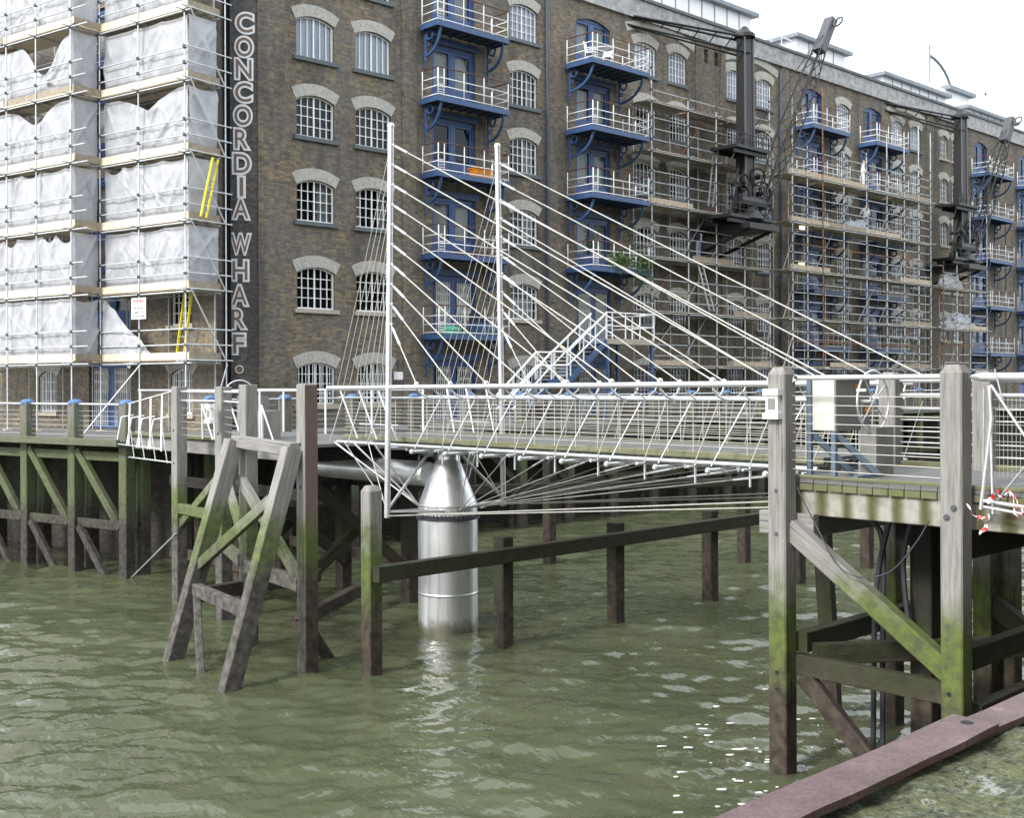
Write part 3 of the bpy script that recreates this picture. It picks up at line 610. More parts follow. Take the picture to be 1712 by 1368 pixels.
# ------------------------------------------------------------------ doors and balconies
def door(c, rz, wd, h=2.4, shut=False, curtain=True, solid=False):
    """double leaf blue door in local space (x across, -y outward, origin at threshold centre)"""
    Q = Matrix.Rotation(rz, 3, 'Z'); tr = lambda b: [setattr(b, 'v', [Q@v+Vector(c) for v in b.v]), b][1]
    b = MB(); hw = wd/2; y = .16
    for s in (-1, 1): b.span((s*hw, y-.06, .01), (s*(hw-.12), y+.08, h))
    b.span((-hw+.12, y-.06, h-.14), (hw-.12, y+.08, h)); b.span((-hw+.12, y-.05, .01), (hw-.12, y+.07, .08)); b.span((-.08, y-.04, .08), (.08, y+.06, h-.14))
    o = tr(b).build('door', 'blue', BL)
    for s in (-1, 1):
        b = MB(); x0, x1 = (s*.08, s*(hw-.12)) if s > 0 else (-(hw-.12), -.08)
        b.span((x0, y-.03, .08), (x0+.09, y+.04, h-.14)); b.span((x1-.09, y-.03, .08), (x1, y+.04, h-.14)); zt = .75 if not solid else 1.25
        b.span((x0+.09, y-.025, .08), (x1-.09, y+.04, zt)); b.span((x0+.09, y-.03, h-.26), (x1-.09, y+.04, h-.14))
        tr(b).build('leaf', 'blue', o)
        g = MB(); g.quad((x0+.08, y+.02, zt), (x1-.08, y+.02, zt), (x1-.08, y+.02, h-.25), (x0+.08, y+.02, h-.25)); tr(g).build('pane', 'glass', o)
        if curtain:
            g = MB(); n = 14
            for i in range(n):
                a0, a1 = x0+(x1-x0)*i/n, x0+(x1-x0)*(i+1)/n; g.quad((a0, y+.15+.02*(i % 2), zt-.1), (a1, y+.15+.02*((i+1) % 2), zt-.1), (a1, y+.15+.02*((i+1) % 2), h-.2), (a0, y+.15+.02*(i % 2), h-.2))
            tr(g).build('curtain', 'curtain', o)
        if shut:
            g = MB(); n = 8
            for i in range(n):
                a0 = x0+.08+(x1-x0-.16)*(i+.5)/n; g.span((a0-.012, y-.10, .1), (a0+.012, y-.08, h-.25))
                if i < n-1:
                    e = (x1-x0-.16)/n
                    for zz in np.arange(.9, h-.4, .34): g.cyl((a0, y-.09, zz), (a0+e, y-.09, zz+.17), .008, 4); g.cyl((a0+e, y-.09, zz), (a0, y-.09, zz+.17), .008, 4)
            tr(g).build('security_grille', 'cream', o)
    return o
def balcony(c, rz, wd, dep, door_off=0, rail=True):
    Q = Matrix.Rotation(rz, 3, 'Z'); tr = lambda b: [setattr(b, 'v', [Q@v+Vector(c) for v in b.v]), b][1]
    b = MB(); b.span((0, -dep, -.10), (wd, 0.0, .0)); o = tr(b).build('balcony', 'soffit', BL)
    b = MB(); b.span((-.03, -dep-.03, -.17), (wd+.03, -dep+.0, .03)); b.span((-.03, -dep, -.17), (0, 0, .03)); b.span((wd, -dep, -.17), (wd+.03, 0, .03))
    for x in np.arange(.45, wd-.2, .5): b.span((x, -dep+.02, -.16), (x+.06, -.02, -.105))
    tr(b).build('fascia', 'blue_dull', o)
    b = MB(); h = 1.12; r = .020; q = dep+.0
    def pst(x, y, z1=h, rr=.022): b.cyl((x, y, .03), (x, y, z1), rr, 6)
    pst(.03, -.08); pst(.03, -dep); pst(.33, -dep)
    for z in (.18, .28, .38, .48): b.cyl((.03, -dep, z), (.33, -dep, z), .016, 5)
    for x in (wd*.36, wd*.64, wd-.03): pst(x, -dep)
    pst(wd-.03, -.08); pst(wd*.75, -dep, .62)
    for z in (.10, .42, .74):
        b.cyl((.03, -dep, z), (wd-.03, -dep, z), r, 6)
        for x in (.03, wd-.03): b.cyl((x, -.05, z), (x, -dep, z), r, 6)
    tr(b).build('railing', 'white', o, smooth=True)
    b = MB(); b.beam((.03, -.02, h+.02), (.03, -dep-.03, h+.02), .06, .04, .01); b.beam((.0, -dep, h+.021), (wd, -dep, h+.021), .06, .04, .01); b.beam((wd-.03, -.02, h+.02), (wd-.03, -dep-.03, h+.02), .06, .04, .01)
    tr(b).build('handrail', 'brown_rail', o)
    for x in (.22, wd-.22):
        b = MB(); b.beam((x, -.05, -.11), (x, -.05, -1.35), .09, .10, .01, up=(0, 1, 0)); b.beam((x, -.04, -1.35), (x, -.02, -1.6), .06, .05, .005, up=(0, 1, 0))
        pts = [V(x, -.08-(dep*.85)*math.sin(t)**1.0, -1.12+1.0*(1-math.cos(t))) for t in np.linspace(0, math.pi/2, 8)]
        for p0, p1 in zip(pts[:-1], pts[1:]): b.beam(p0, p1, .07, .10, 0)
        b.ring((x, -.31, -.36), (1, 0, 0), .17, .045, 14, 5); b.ring((x, -.17, -.72), (1, 0, 0), .07, .03, 12, 4)
        tr(b).build('bracket', 'blue_dull', o)
    return o
for ai, (a, wd) in enumerate(DOORS):
    for r in range(6):
        ctn = not ((ai == 0 and r == 2) or r == 5) and random.random() < .75
        door((a, FB, FLOOR[r]+.02), 0, wd, 2.4, shut=(r >= 4 and ai < 2), curtain=ctn, solid=(r == 5))
BALW = 3.75
for a0, dep, rows in ((28.28, 1.03, range(5)), (36.42, 1.6, range(4)), (54.5, 1.15, range(5)), (61.2, 1.15, range(5)), (75.7, 1.3, range(5)), (82.9, 1.3, range(5)), (90.2, 1.3, range(5))):
    for r in rows: balcony((a0, FB-.07, FLOOR[r]), 0, BALW, dep)
# blue lintel boards above the doors
for a, wd in DOORS:
    for r in range(1, 6): MB().span((a-wd/2-.15, FB-.05, FLOOR[r]+2.43), (a+wd/2+.15, FB+.1, FLOOR[r]+2.68)).build('door_lintel', 'blue_dull', BL)
for u, f in ldo[:5]: door(E0+T*u+V(0, 0, f), LROT, 2.4, 2.4, shut=(f < 0), curtain=True, solid=f < 0)
balcony(E0+T*7.4+V(0, 0, 11.1), LROT, 3.2, .95)

# rooftop penthouses
def penthouse(a0, a1, b0, z0, z1, ov=.35):
    o = MB().span((a0, b0, z0), (a1, b0+7, z1)).build('penthouse', 'clad', BL)
    n = int((a1-a0)/1.1)
    for i in range(1, n):
        x = a0+(a1-a0)*i/n; bar('cladding_seam', (x, b0-.015, z0), (x, b0-.015, z1), .05, .03, 'grey_box', o)
    b = MB(); zr = z1+.9; h0 = [(a0-ov, b0-ov, z1), (a1+ov, b0-ov, z1), (a1+ov, b0+7+ov, z1), (a0-ov, b0+7+ov, z1)]; h1 = [(a0-ov, b0-ov, z1+.22), (a1+ov, b0-ov, z1+.22), (a1+ov, b0+7+ov, z1+.22), (a0-ov, b0+7+ov, z1+.22)]
    b.prism(h0, h1); b.prism(h1, [(a0+2.2, b0+2.2, zr), (a1-2.2, b0+2.2, zr), (a1-2.2, b0+5, zr), (a0+2.2, b0+5, zr)]); b.build('penthouse_roof', 'lead', o)
penthouse(38.0, 53.5, 37.2, 17.2, 20.3); penthouse(58.0, 63.4, 37.2, 17.2, 20.1); penthouse(68.0, 76.5, 37.2, 17.2, 19.7); penthouse(79.8, 87.6, 37.2, 17.2, 19.5)
o = MB().span((89.6, 46, 17.2), (91.8, 47.5, 28.9)).build('chimney', 'clad', BL)
MB().span((92.0, 46.2, 17.2), (92.45, 46.8, 28.5)).build('flue', 'lead', BL)
pts = [V(92.4+4.6*math.sin(t), 46.5, 24.6+3.2*math.cos(t)) for t in np.linspace(.1, 1.45, 9)]
MB().tube(pts, .13, 6).build('curved_roof_rib', 'lead', BL)
MB().span((86.5, 45.0, 17.2), (97, 53, 24.6)).build('plant_room', 'clad', BL)
MB().span((92.6, 44.6, 24.605), (97.5, 53.4, 24.95)).build('plant_room_roof', 'lead', BL)
b = MB()
for a in np.arange(53, 56.2, 1.0): b.cyl((a, 36.2, 17.2), (a, 36.2, 19.3), .03, 5)
b.cyl((53, 36.2, 19.3), (56, 36.2, 19.3), .035, 5); b.cyl((53, 36.2, 18.8), (56, 36.2, 18.8), .025, 5); b.build('roof_railing', 'white', BL)

# ------------------------------------------------------------------ outside staircase
ST = thing('outdoor_staircase', 'blue steel staircase with white handrails climbing to a raised doorway landing', 'staircase', (37, 33.4, DZ))
sb0, sb1 = 32.55, 33.45; top = V(36.30, 0, 1.92); mid1, mid0 = V(33.90, 0, .22), V(33.00, 0, .22); bot = V(30.80, 0, DZ)
MB().span((36.30, sb0-.02, 1.76), (39.40, FB-.08, 1.92)).build('landing', 'bluegrey', ST)
MB().span((36.30, sb0-.05, 1.70), (39.40, sb0-.021, 1.94)).build('landing_fascia', 'stone_sill', ST)
for s in (sb0, sb1):
    for p, q_ in ((top, mid1), (mid1, mid0), (mid0, bot)):
        MB().beam(V(p.x, s, p.z-.12), V(q_.x, s, q_.z-.12 if q_ is not bot else q_.z+.1), .06, .26, .008).build('stringer', 'blue_dull', ST)
for p, q_ in ((top, mid1), (mid0, bot)):
    n = 9
    for i in range(1, n): t = i/n; c = p.lerp(q_, t); bar('tread', (c.x-.13, (sb0+sb1)/2, c.z), (c.x+.13, (sb0+sb1)/2, c.z), sb1-sb0-.07, .04, 'bluegrey', ST)
bar('half_landing', (mid0.x, (sb0+sb1)/2, mid0.z-.03), (mid1.x, (sb0+sb1)/2, mid0.z-.03), sb1-sb0-.07, .05, 'bluegrey', ST)
for a, bb in ((36.40, sb0+.05), (39.30, sb0+.05), (36.40, 34.6), (39.30, 34.6)): bar('support_column', (a, bb, DZ), (a, bb, 1.74), .12, .12, 'blue_dull', ST)
for s in (sb0, sb1):
    for h in (.55, 1.1):
        b = MB().tube([V(36.30, s, 1.92+h), V(mid1.x, s, mid1.z+h), V(mid0.x, s, mid0.z+h), V(bot.x, s, bot.z+h)], .042, 6); b.build('handrail', 'white', ST)
    for p, q_ in ((top, mid1), (mid0, bot)):
        for t in (.02, .3, .6, .93): c = p.lerp(q_, t); rod('baluster', (c.x, s, c.z), (c.x, s, c.z+1.1), .036, 'white', ST)
    for k in range(6): rod('landing_bar', (mid0.x+.08, s, .35+k*.15), (mid1.x-.05, s, .35+k*.15), .016, 'white', ST)
    for x in (mid0.x+.06, mid1.x-.04): rod('baluster', (x, s, .2), (x, s, 1.32), .03, 'white', ST)
for h in (.55, 1.12): rod('landing_rail', (36.30, sb0, 1.92+h), (39.40, sb0, 1.92+h), .03, 'white', ST); rod('landing_rail', (39.40, sb0, 1.92+h), (39.40, FB-.1, 1.92+h), .03, 'white', ST)
for x in (36.30, 36.65, 37.50, 38.45, 39.40): rod('baluster', (x, sb0, 1.92), (x, sb0, 3.04), .03, 'white', ST)
for k in range(6): rod('landing_bar', (36.30, sb0, 2.05+k*.16), (36.65, sb0, 2.05+k*.16), .018, 'white', ST)
rod('baluster', (39.40, 33.8, 1.92), (39.40, 33.8, 3.04), .03, 'white', ST)

# ------------------------------------------------------------------ scaffolding
def scaffold(name, label, org, d, inn, depth, us, levels, z0, z1, boards='board', hl=(.5, 1.0), brace=True, tie=.55, rusty=.0, tall=None, toe=True, nb=5, rp=.026, m='galv'):
    org = Vector(org); d = Vector(d).normalized(); inn = Vector(inn).normalized(); P = lambda u, z, k=0: V(org.x, org.y, 0)+d*u+inn*k+V(0, 0, z)
    S = thing(name, label, 'scaffolding', P((us[0]+us[-1])/2, z0)); cp = MB()
    for i, u in enumerate(us):
        top = z1+(tall[i] if tall else random.uniform(.2, .9)); mm = 'rusty' if random.random() < rusty else m
        rod('pole', P(u, z0), P(u, top), rp, mm, S); rod('pole', P(u, z0, depth), P(u, z1, depth), .027, 'galv_dull', S)
        MB().span(P(u, z0+.004)-V(.12, .12, 0), P(u, z0+.03)+V(.12, .12, 0)).build('base_plate', 'board', S)
    e0, e1 = us[0]-tie, us[-1]+tie*.4
    for li, z in enumerate(levels):
        for k in (0, depth): rod('ledger', P(e0, z-.09, k), P(e1, z-.09, k), .025, m if k == 0 else 'galv_dull', S)
        last = li == len(levels)-1
        for h in hl:
            if z+h < z1+.2: rod('guard_rail', P(e0+random.uniform(0, .3), z+h), P(e1, z+h), .024, 'rusty' if random.random() < rusty else m, S)
        for u in us:
            rod('transom', P(u+.06, z-.04, -.30), P(u+.06, z-.04, depth+.1), .023, m, S)
            for h in (-.09,)+tuple(hl):
                c = P(u, z+h); cp.box(c, (.10, .10, .09))
        n = max(1, round((us[-1]-us[0])/3.6)); L0 = (us[-1]-us[0]+.3)/n
        for i in range(n):
            u0 = us[0]-.15+L0*i; u1 = u0+L0-.02
            for j in range(nb):
                k = .12+.235*j
                jz = random.uniform(0, .006); bar('board', P(u0+random.uniform(0, .1), z+.0+jz, k), P(u1, z+.0+jz, k), .222, .04, 'board_old' if boards == 'board_old' or random.random() < .4 else boards, S)
            if toe and random.random() < toe:
                bar('toe_board', P(u0, z+.14, .045), P(u1, z+.14, .045), .04, .22, boards if random.random() < .8 else 'board_old', S)
        if brace and li % 1 == 0 and not last:
            for i in random.sample(range(len(us)-1), min(len(us)-1, 1+len(us)//3)): rod('brace', P(us[i], z, depth*.5), P(us[i+1], levels[li+1], depth*.5), .022, 'rusty' if random.random() < .4 else 'galv_dull', S)
    o = cp.build('couplers', 'coupler', S); o['kind'] = 'stuff'
    return S, P
# river wing: lift levels from the photograph
SZ = lambda py, Y=38.0: (646-py)/FOC*Y
LV = [.82, 3.1, 5.3, 7.5, 9.8, 12.05]
SCO = E0+TN*1.35-T*.1
uu = [.0, 1.62, 4.3]
SR, PR = scaffold('scaffolding', 'tube scaffolding on the river wing, the bay nearest the painted name', SCO, T, -TN, 1.2, [0, 2.3, 4.35], LV, DZ, 15.2, toe=1, brace=False, tie=.25)
SLO = SCO+T*4.45+TN*1.05
SLf, PL = scaffold('scaffolding', 'sheeted tube scaffolding standing forward over the blue river door', SLO, T, -TN, 2.2, [0, 1.95, 3.7, 5.8, 7.9], LV, DZ, 15.2, toe=1, brace=False, tie=.9)
# side return tubes and boards of the right bay, the step between the bays
for z in LV:
    for h in (0, .5, 1.0):
        rod('guard_rail', PR(-.22, z+h, -.3), PR(-.22, z+h, 1.75), .024, 'galv', SR)
    bar('toe_board', PR(-.15, z+.14, .0), PR(-.15, z+.14, 1.3), .04, .22, 'board_old', SR)
    bar('toe_board', PL(-.13, z+.14, .05), PL(-.13, z+.14, 1.1), .04, .22, 'board_old', SLf)
rod('pole', PR(-.2, DZ, 1.5), PR(-.2, 15.4, 1.5), .026, 'galv', SR)
for i in range(5): rod('brace', PR(-.24, LV[i+1] if i % 2 == 0 or True else 0, .02), PR(-.24, LV[i], 1.45), .024, 'galv', SR)
rod('brace', PR(-.24, .7, 1.5), PR(-.24, DZ, .7), .024, 'galv', SR); rod('brace', PR(2.2, .7, -.04), PR(3.3, DZ, -1.4), .024, 'galv', SR)
# scaffolding over the dock front
FAZ = [.85, 3.35, 5.85, 8.3, 10.75, 13.0]
pa = [onb(x, 400, 33.75).x for x in (1090, 1151, 1198, 1245, 1287)]
SA, PA = scaffold('scaffolding', 'tube scaffolding on the warehouse front beside the planted balcony, worker in braces on it', (0, 33.75, 0), (1, 0, 0), (0, 1, 0), 1.1, pa, FAZ, DZ, 13.3, tall=[.6, .2, -.1, 1.4, 1.9], rp=.032, m='galv_mid', hl=(.45, .95, 1.45), toe=.45, tie=.3, rusty=.2, boards='board_mid')
pb = [onb(x, 400, 32.7).x for x in (1325, 1350, 1376, 1411, 1449, 1483, 1512, 1536, 1556)]
SB, PB = scaffold('scaffolding', 'dense tube scaffolding wrapped round the balconies between the two cranes', (0, 32.7, 0), (1, 0, 0), (0, 1, 0), 1.15, pb, FAZ[:5], DZ, 11.9, tall=[2.9, .4, 3.6, .6, .8, 2.2, 2.6, 3.2, 3.0], nb=6, rp=.034, m='galv_mid', hl=(.4, .85, 1.3, 1.8), toe=.4, tie=.3, rusty=.12, boards='board_mid')
pc = [onb(x, 500, 32.9).x for x in (1577, 1600, 1622, 1650)]
SC_, PC = scaffold('scaffolding', 'lower tube scaffolding under the crane beyond the dense scaffolding', (0, 32.9, 0), (1, 0, 0), (0, 1, 0), 1.15, pc, FAZ[:3], DZ, 6.6, tall=[.6, 1.5, 4.6, 4.2], rp=.036, m='galv_mid', hl=(.4, .9, 1.5), toe=.5, tie=.3, rusty=.1, boards='board_mid')

# debris sheeting, one sheet per bay and lift
def sheet(P, u0, u1, zb, zt, k, label, seed, sag=.25, topcut=None, botcut=None, flare=0, thickk=.0, group='debris sheets on the river wing scaffolding'):
    nu = max(8, int((u1-u0)/.055)); nz = max(8, int((zt-zb)/.055)); b = MB(); rr = random.Random(seed); o1 = rr.uniform(0, 50)
    ties = [u0]
    while ties[-1] < u1-.5: ties.append(min(u1, ties[-1]+rr.uniform(.55, 1.7)))
    ties[-1] = u1; tk = rr.choice([.35, .35, 1, 1.5]); deep = [tk*rr.choice([.02, .03, .05, .09, .22]) for _ in ties]
    folds = [(c, rr.uniform(-.75, .75), rr.uniform(.03, .09), rr.uniform(.05, .12), rr.uniform(.6, 1.8)) for c in ties for _ in range(3)]
    folds2 = [(rr.uniform(0, u1-u0), rr.uniform(-1.0, 1.0), rr.uniform(.03, .10), rr.uniform(-.04, .07), 1) for _ in range(int(3*(u1-u0)))]
    def swag(u):
        for a_, b2, dp in zip(ties[:-1], ties[1:], deep):
            if a_ <= u <= b2: x = (u-a_)/max(b2-a_, .01); return dp*min(1, (b2-a_))*4*x*(1-x)
        return 0
    for i in range(nu+1):
        s = i/nu
        for j in range(nz+1):
            t = j/nz; zt2 = zt-swag(u0+(u1-u0)*s)-(topcut(s) if topcut else 0); zb2 = zb+(botcut(s) if botcut else 0)
            z = zb2+(zt2-zb2)*t; u = u0+(u1-u0)*s
            bl = .045*math.sin(math.pi*t)+.03*noise.noise(Vector((u*1.4+o1, z*1.1, 3)))+.012*noise.noise(Vector((u*5+o1, z*4, 7)))+.006*noise.noise(Vector((u*13, z*13, o1)))
            for c, an, wd, am, ln in folds:
                du = u-c-(zt-z)*math.tan(an); dn = zt-z
                bl += am*math.exp(-abs(du)/wd)*math.exp(-dn/ln)
            for c, an, wd, am, ln in folds2:
                du = (u-u0)-c-(z-zb-.5)*math.tan(an); bl += am*math.exp(-(du/wd)**2)*math.sin(math.pi*t)
            edge = min(1, 6*min(t, 1-t)+.15)
            b.v.append(P(u, z, k+.12-bl*edge+flare*(1-t)))
    for i in range(nu):
        for j in range(nz): n = i*(nz+1)+j; b.f.append((n, n+nz+1, n+nz+2, n+1))
    o = b.build('debris_sheet', 'sheet', None, smooth=True); return tag(o, label, 'sheet', group)
LVT = LV+[14.3]
for i in range(6):
    zb, zt = LVT[i]+.05, LVT[i+1]-.14
    if i > 0:
        cut = None if i not in (3,) else (lambda s: .55*max(0, 1-abs(s-.48)/.4)**1.4)
        sheet(PR, .05, 4.3, zb, zt, .10, f'white debris sheet on the scaffold bay nearest the painted name, {["", "second", "third", "fourth", "fifth", "sixth"][i]} lift above the quay', 10+i, topcut=cut, group='debris sheets on the bay nearest the painted name')
        P2 = lambda u, z, k, P=PR: P(-.14, z, u)+d_off*k
        d_off = -T*-1.0
        if i < 5: sheet(lambda u, z, k: PR(-.13, z, u)+T*(k-.1), .1, 1.25 if i > 1 else 1.3, zb, zt, .10, f'narrow sheet on the scaffold end facing the painted name, {["", "second", "third", "fourth", "fifth"][i]} lift', 30+i, group='debris sheets on the scaffold end')
    c2 = (lambda s: 1.2*math.exp(-((s-.22)/.10)**2)) if i == 4 else ((lambda s: .6*math.exp(-((s-.28)/.10)**2)) if i == 3 else None)
    sheet(PL, .02, 8.2, zb, zt, .10, f'wide white debris sheet over the forward river bay, {["first", "second", "third", "fourth", "fifth", "sixth"][i]} lift above the quay', 50+i, topcut=c2, group='debris sheets on the forward bay')
    sheet(lambda u, z, k: PL(-.02, z, u)+T*(k-.10), .05, 1.05, zb, zt, .08, f'sheet closing the step between the two river bays, {["first", "second", "third", "fourth", "fifth", "sixth"][i]} lift', 70+i, group='debris sheets in the step')
# torn corner of sheeting hanging below on the right bay
sheet(PR, 1.75, 4.35, LVT[0]+.1, LVT[1]-.14, .06, 'torn triangular sheet flapping beside the warning sign', 91, topcut=lambda s: 1.95*max(0, 1-s*1.02), botcut=lambda s: -.35*max(0, 1-abs(s-.45)/.15), flare=-.12, group=None)

# warning sign
sp = PR(2.25, 2.55, -.06); q_ = math.atan2((-T).y, (-T).x)
S_ = thing('warning_sign', 'small white warning sign with red heading hung under the first scaffold boards', 'sign', sp)
Qm = Matrix.Rotation(q_, 3, 'Z'); b = MB().box((0, 0, 0), (.74, .012, .70)); b.v = [Qm@v+sp for v in b.v]; b.build('sign_plate', 'white', S_)
def txt(s, x, z, h, m, wd=None):
    me = text_mesh(s, .01, .001, 3); co = [v.co for v in me.vertices]; w0 = max(c.x for c in co)-min(c.x for c in co)
    fit(me, wd or w0*h, h); o = obj('lettering', me, MT[m], S_, sp+Qm@Vector((x, -.012, z))); o.rotation_euler = (0, 0, q_)
txt('WARNING', 0, .25, .13, 'red', .64); txt('Site Access', 0, .03, .085, 'grey_iron', .5); txt('Alarms Ltd', 0, -.12, .085, 'grey_iron', .44)
b = MB()
for x in (-.24, -.12, .03, .16, .26): b.box((x, -.0085, -.26), (.08, .004, .05))
b.v = [Qm@v+sp for v in b.v]; b.build('lettering', 'grey_iron', S_)
# ladders
def ladder(p0, p1, side, m, label, n=10, wd=.36, group=None):
    p0, p1 = Vector(p0), Vector(p1); s = Vector(side).normalized()*wd/2
    o = thing('ladder', label, 'ladder', p0, group)
    for k in (-1, 1): bar('stile', p0+s*k, p1+s*k, .07, .045, m, o)
    for i in range(1, n): c = p0.lerp(p1, i/n); rod('rung', c-s, c+s, .014, 'galv', o)
ladder(PR(1.2, LV[0]+.03, .75), PR(.75, LV[1]+.05, .75), T, 'yellow', 'yellow ladder leaning behind the boards beside the warning sign', 9)
ladder(PR(-.34, LV[2]+.1, .45), PR(-.34, LV[3]-.15, .95), T*.4-TN, 'yellow', 'yellow ladder standing at the scaffold end on the third lift', 8)
lb = lambda px, py: onb(px, py, 34.0)
ladder(lb(1190, 520), lb(1170, 440), (1, 0, 0), 'galv', 'grey ladder rising through the dock scaffolding to the worker in navy', 9)
ladder(lb(1188, 345), lb(1196, 262), (1, 0, 0), 'galv', 'grey ladder on the dock scaffolding reaching the boards above the worker in navy', 9)
ladder(lb(1277, 605), lb(1283, 540), (1, 0, 0), 'galv_dull', 'dull grey ladder at the foot of the dock scaffolding', 9)

# ------------------------------------------------------------------ wall cranes
def crane(px, ptop, pbase, bb, jib_px, label, plat):
    base = onb(px, pbase, bb); topz = onb(px, ptop, bb).z; a, z0 = base.x, base.z; H = topz-z0; k = H/9.6
    C_ = thing('wall_crane', label, 'crane', (a, bb, z0))
    b = MB(); b.prism([(a-.42*k, bb-.30*k, z0+.9*k), (a+.42*k, bb-.30*k, z0+.9*k), (a+.42*k, bb+.30*k, z0+.9*k), (a-.42*k, bb+.30*k, z0+.9*k)], [(a-.36*k, bb-.25*k, topz), (a+.36*k, bb-.25*k, topz), (a+.36*k, bb+.25*k, topz), (a-.36*k, bb+.25*k, topz)])
    b.build('mast', 'black_iron', C_)
    for x in (-.40, .40): bar('mast_flange', (a+x*k, bb-.31*k, z0+1*k), (a+x*k*.88, bb-.27*k, topz), .10*k, .05*k, 'grey_iron', C_)
    b = MB().lathe((a, bb, 0), [(.55*k, topz-.05), (.55*k, topz+.12), (.3*k, topz+.3), (.12*k, topz+.5)], 12); b.build('mast_cap', 'black_iron', C_)
    # top tie back to the wall
    for s in (-.35, .35):
        rod('tie_bar', (a, bb+s*k, topz-.1), (a-7.5*k, FB+.3, topz+.25), .06, 'black_iron', C_); rod('tie_bar', (a, bb+s*k, topz-.9*k), (a-7.5*k, FB+.3, topz-.15), .05, 'black_iron', C_)
    for i in range(1, 8): t = i/8; p = V(a, bb, topz-.1).lerp(V(a-7.5*k, FB+.3, topz+.25), t); rod('tie_lacing', p+V(0, -.35*k*(1-t), 0), p+V(0, .35*k*(1-t), -.7*k*(1-t)), .03, 'black_iron', C_)
    for j, (zz, r0) in enumerate(plat):
        zc = z0+zz*k
        MB().span((a-r0*1.15*k, bb-.75*k, zc), (a+r0*.8*k, bb+.9*k, zc+.16*k)).build('platform', 'black_iron', C_)
        for s in (-1, 1): MB().beam((a-r0*k*1.1, bb+s*.5*k, zc-.12*k), (a+r0*k*.8, bb+s*.5*k, zc-.12*k), .12*k, .22*k, .01).build('platform_beam', 'black_iron', C_)
        for x in np.linspace(-r0*1.1, r0*.75, 6): rod('rail_post', (a+x*k, bb-.7*k, zc+.16*k), (a+x*k, bb-.7*k, zc+.75*k), .025, 'black_iron', C_)
        for h in (.45, .75): rod('platform_rail', (a-r0*1.1*k, bb-.7*k, zc+h*k), (a+r0*.75*k, bb-.7*k, zc+h*k), .022, 'black_iron', C_)
    # winding gear
    b = MB(); rr = random.Random(5)
    b.lathe((a, bb, 0), [(.9*k, z0), (1.0*k, z0+.12*k), (.75*k, z0+.5*k), (.5*k, z0+.95*k)], 16); b.build('turntable', 'black_iron', C_)
    for (dx, dz, r_) in ((-.95, 1.25, .55), (.85, 1.55, .60), (.55, 2.35, .45), (-.75, 1.95, .40), (1.05, .85, .42)):
        MB().ring((a+dx*k, bb-.45*k, z0+dz*k), (.2, 1, 0), r_*k, .05*k, 20, 5).cyl((a+dx*k, bb-.62*k, z0+dz*k), (a+dx*k, bb+.3*k, z0+dz*k), .12*k, 8).build('gear_wheel', 'black_iron', C_)
    MB().cyl((a-1.1*k, bb-.3*k, z0+1.0*k), (a+1.0*k, bb-.3*k, z0+1.0*k), .36*k, 12).build('winch_drum', 'black_iron', C_)
    for s in (-1, 1): MB().beam((a+s*1.25*k, bb, z0+.12*k), (a+s*.4*k, bb, z0+3.2*k), .14*k, .2*k, .01).build('side_frame', 'black_iron', C_)
    MB().beam((a, FB, z0-.35*k), (a, bb-1.2*k, z0-.35*k), 2.6*k, .28*k, .02).build('base_bracket', 'black_iron', C_)
    for s in (-1, 1): MB().beam((a+s*.9*k, FB, z0-1.5*k), (a+s*.9*k, bb-.9*k, z0-.5*k), .15*k, .15*k, .01).build('base_strut', 'black_iron', C_)
    # jib: tapering lattice leaning out over the dock
    j0 = V(a+.9*k, bb-.35*k, z0+.9*k); j1 = onb(*jib_px, bb-1.1); n = 13
    ax, ay, ad = MB().frame(j0, j1)
    def cor(t, i): w_ = (.16+.30*math.sin(math.pi*min(1, t*.9+.08)))*k*1.05; c = j0.lerp(j1, t); return c+ax*w_*(1 if i in (1, 2) else -1)+ay*w_*.7*(1 if i in (2, 3) else -1)
    for i in range(4):
        for s in range(n): rod('jib_chord', cor(s/n, i), cor((s+1)/n, i), .045*k, 'black_iron', C_, 5)
    for s in range(n):
        for i in range(4): rod('jib_lacing', cor(s/n, i), cor((s+1)/n, (i+1) % 4), .024*k, 'black_iron', C_, 4)
    b = MB().beam(j0.lerp(j1, .88), j0.lerp(j1, 1.07), .62*k, .50*k, .03); b.build('jib_head_box', 'grey_iron', C_)
    p = j0.lerp(j1, 1.04)+ax*.62*k; MB().ring(p, ay, .28*k, .06*k, 16, 5).build('pulley', 'grey_iron', C_)
    for s in (-.2, .2): rod('jib_rope', j0.lerp(j1, 1.05)+ax*s*k, V(a+.2*k, bb+s*k, z0+4.3*k), .018, 'black_iron', C_, 4)
    rod('stay', V(a-.4*k, bb-.3*k, z0+4.6*k), V(a-2.1*k, bb-.5*k, z0+2.7*k), .04*k, 'black_iron', C_)
crane(1246, 62, 372, 33.0, (1382, 52), 'black iron wall crane above the dock scaffolding, nearer the painted name', [(.05, 2.0), (3.6, 1.5)])
crane(1606, 197, 440, 33.4, (1686, 212), 'black iron wall crane beyond the dense scaffolding, further up the dock', [(.05, 2.0), (3.6, 1.5)])

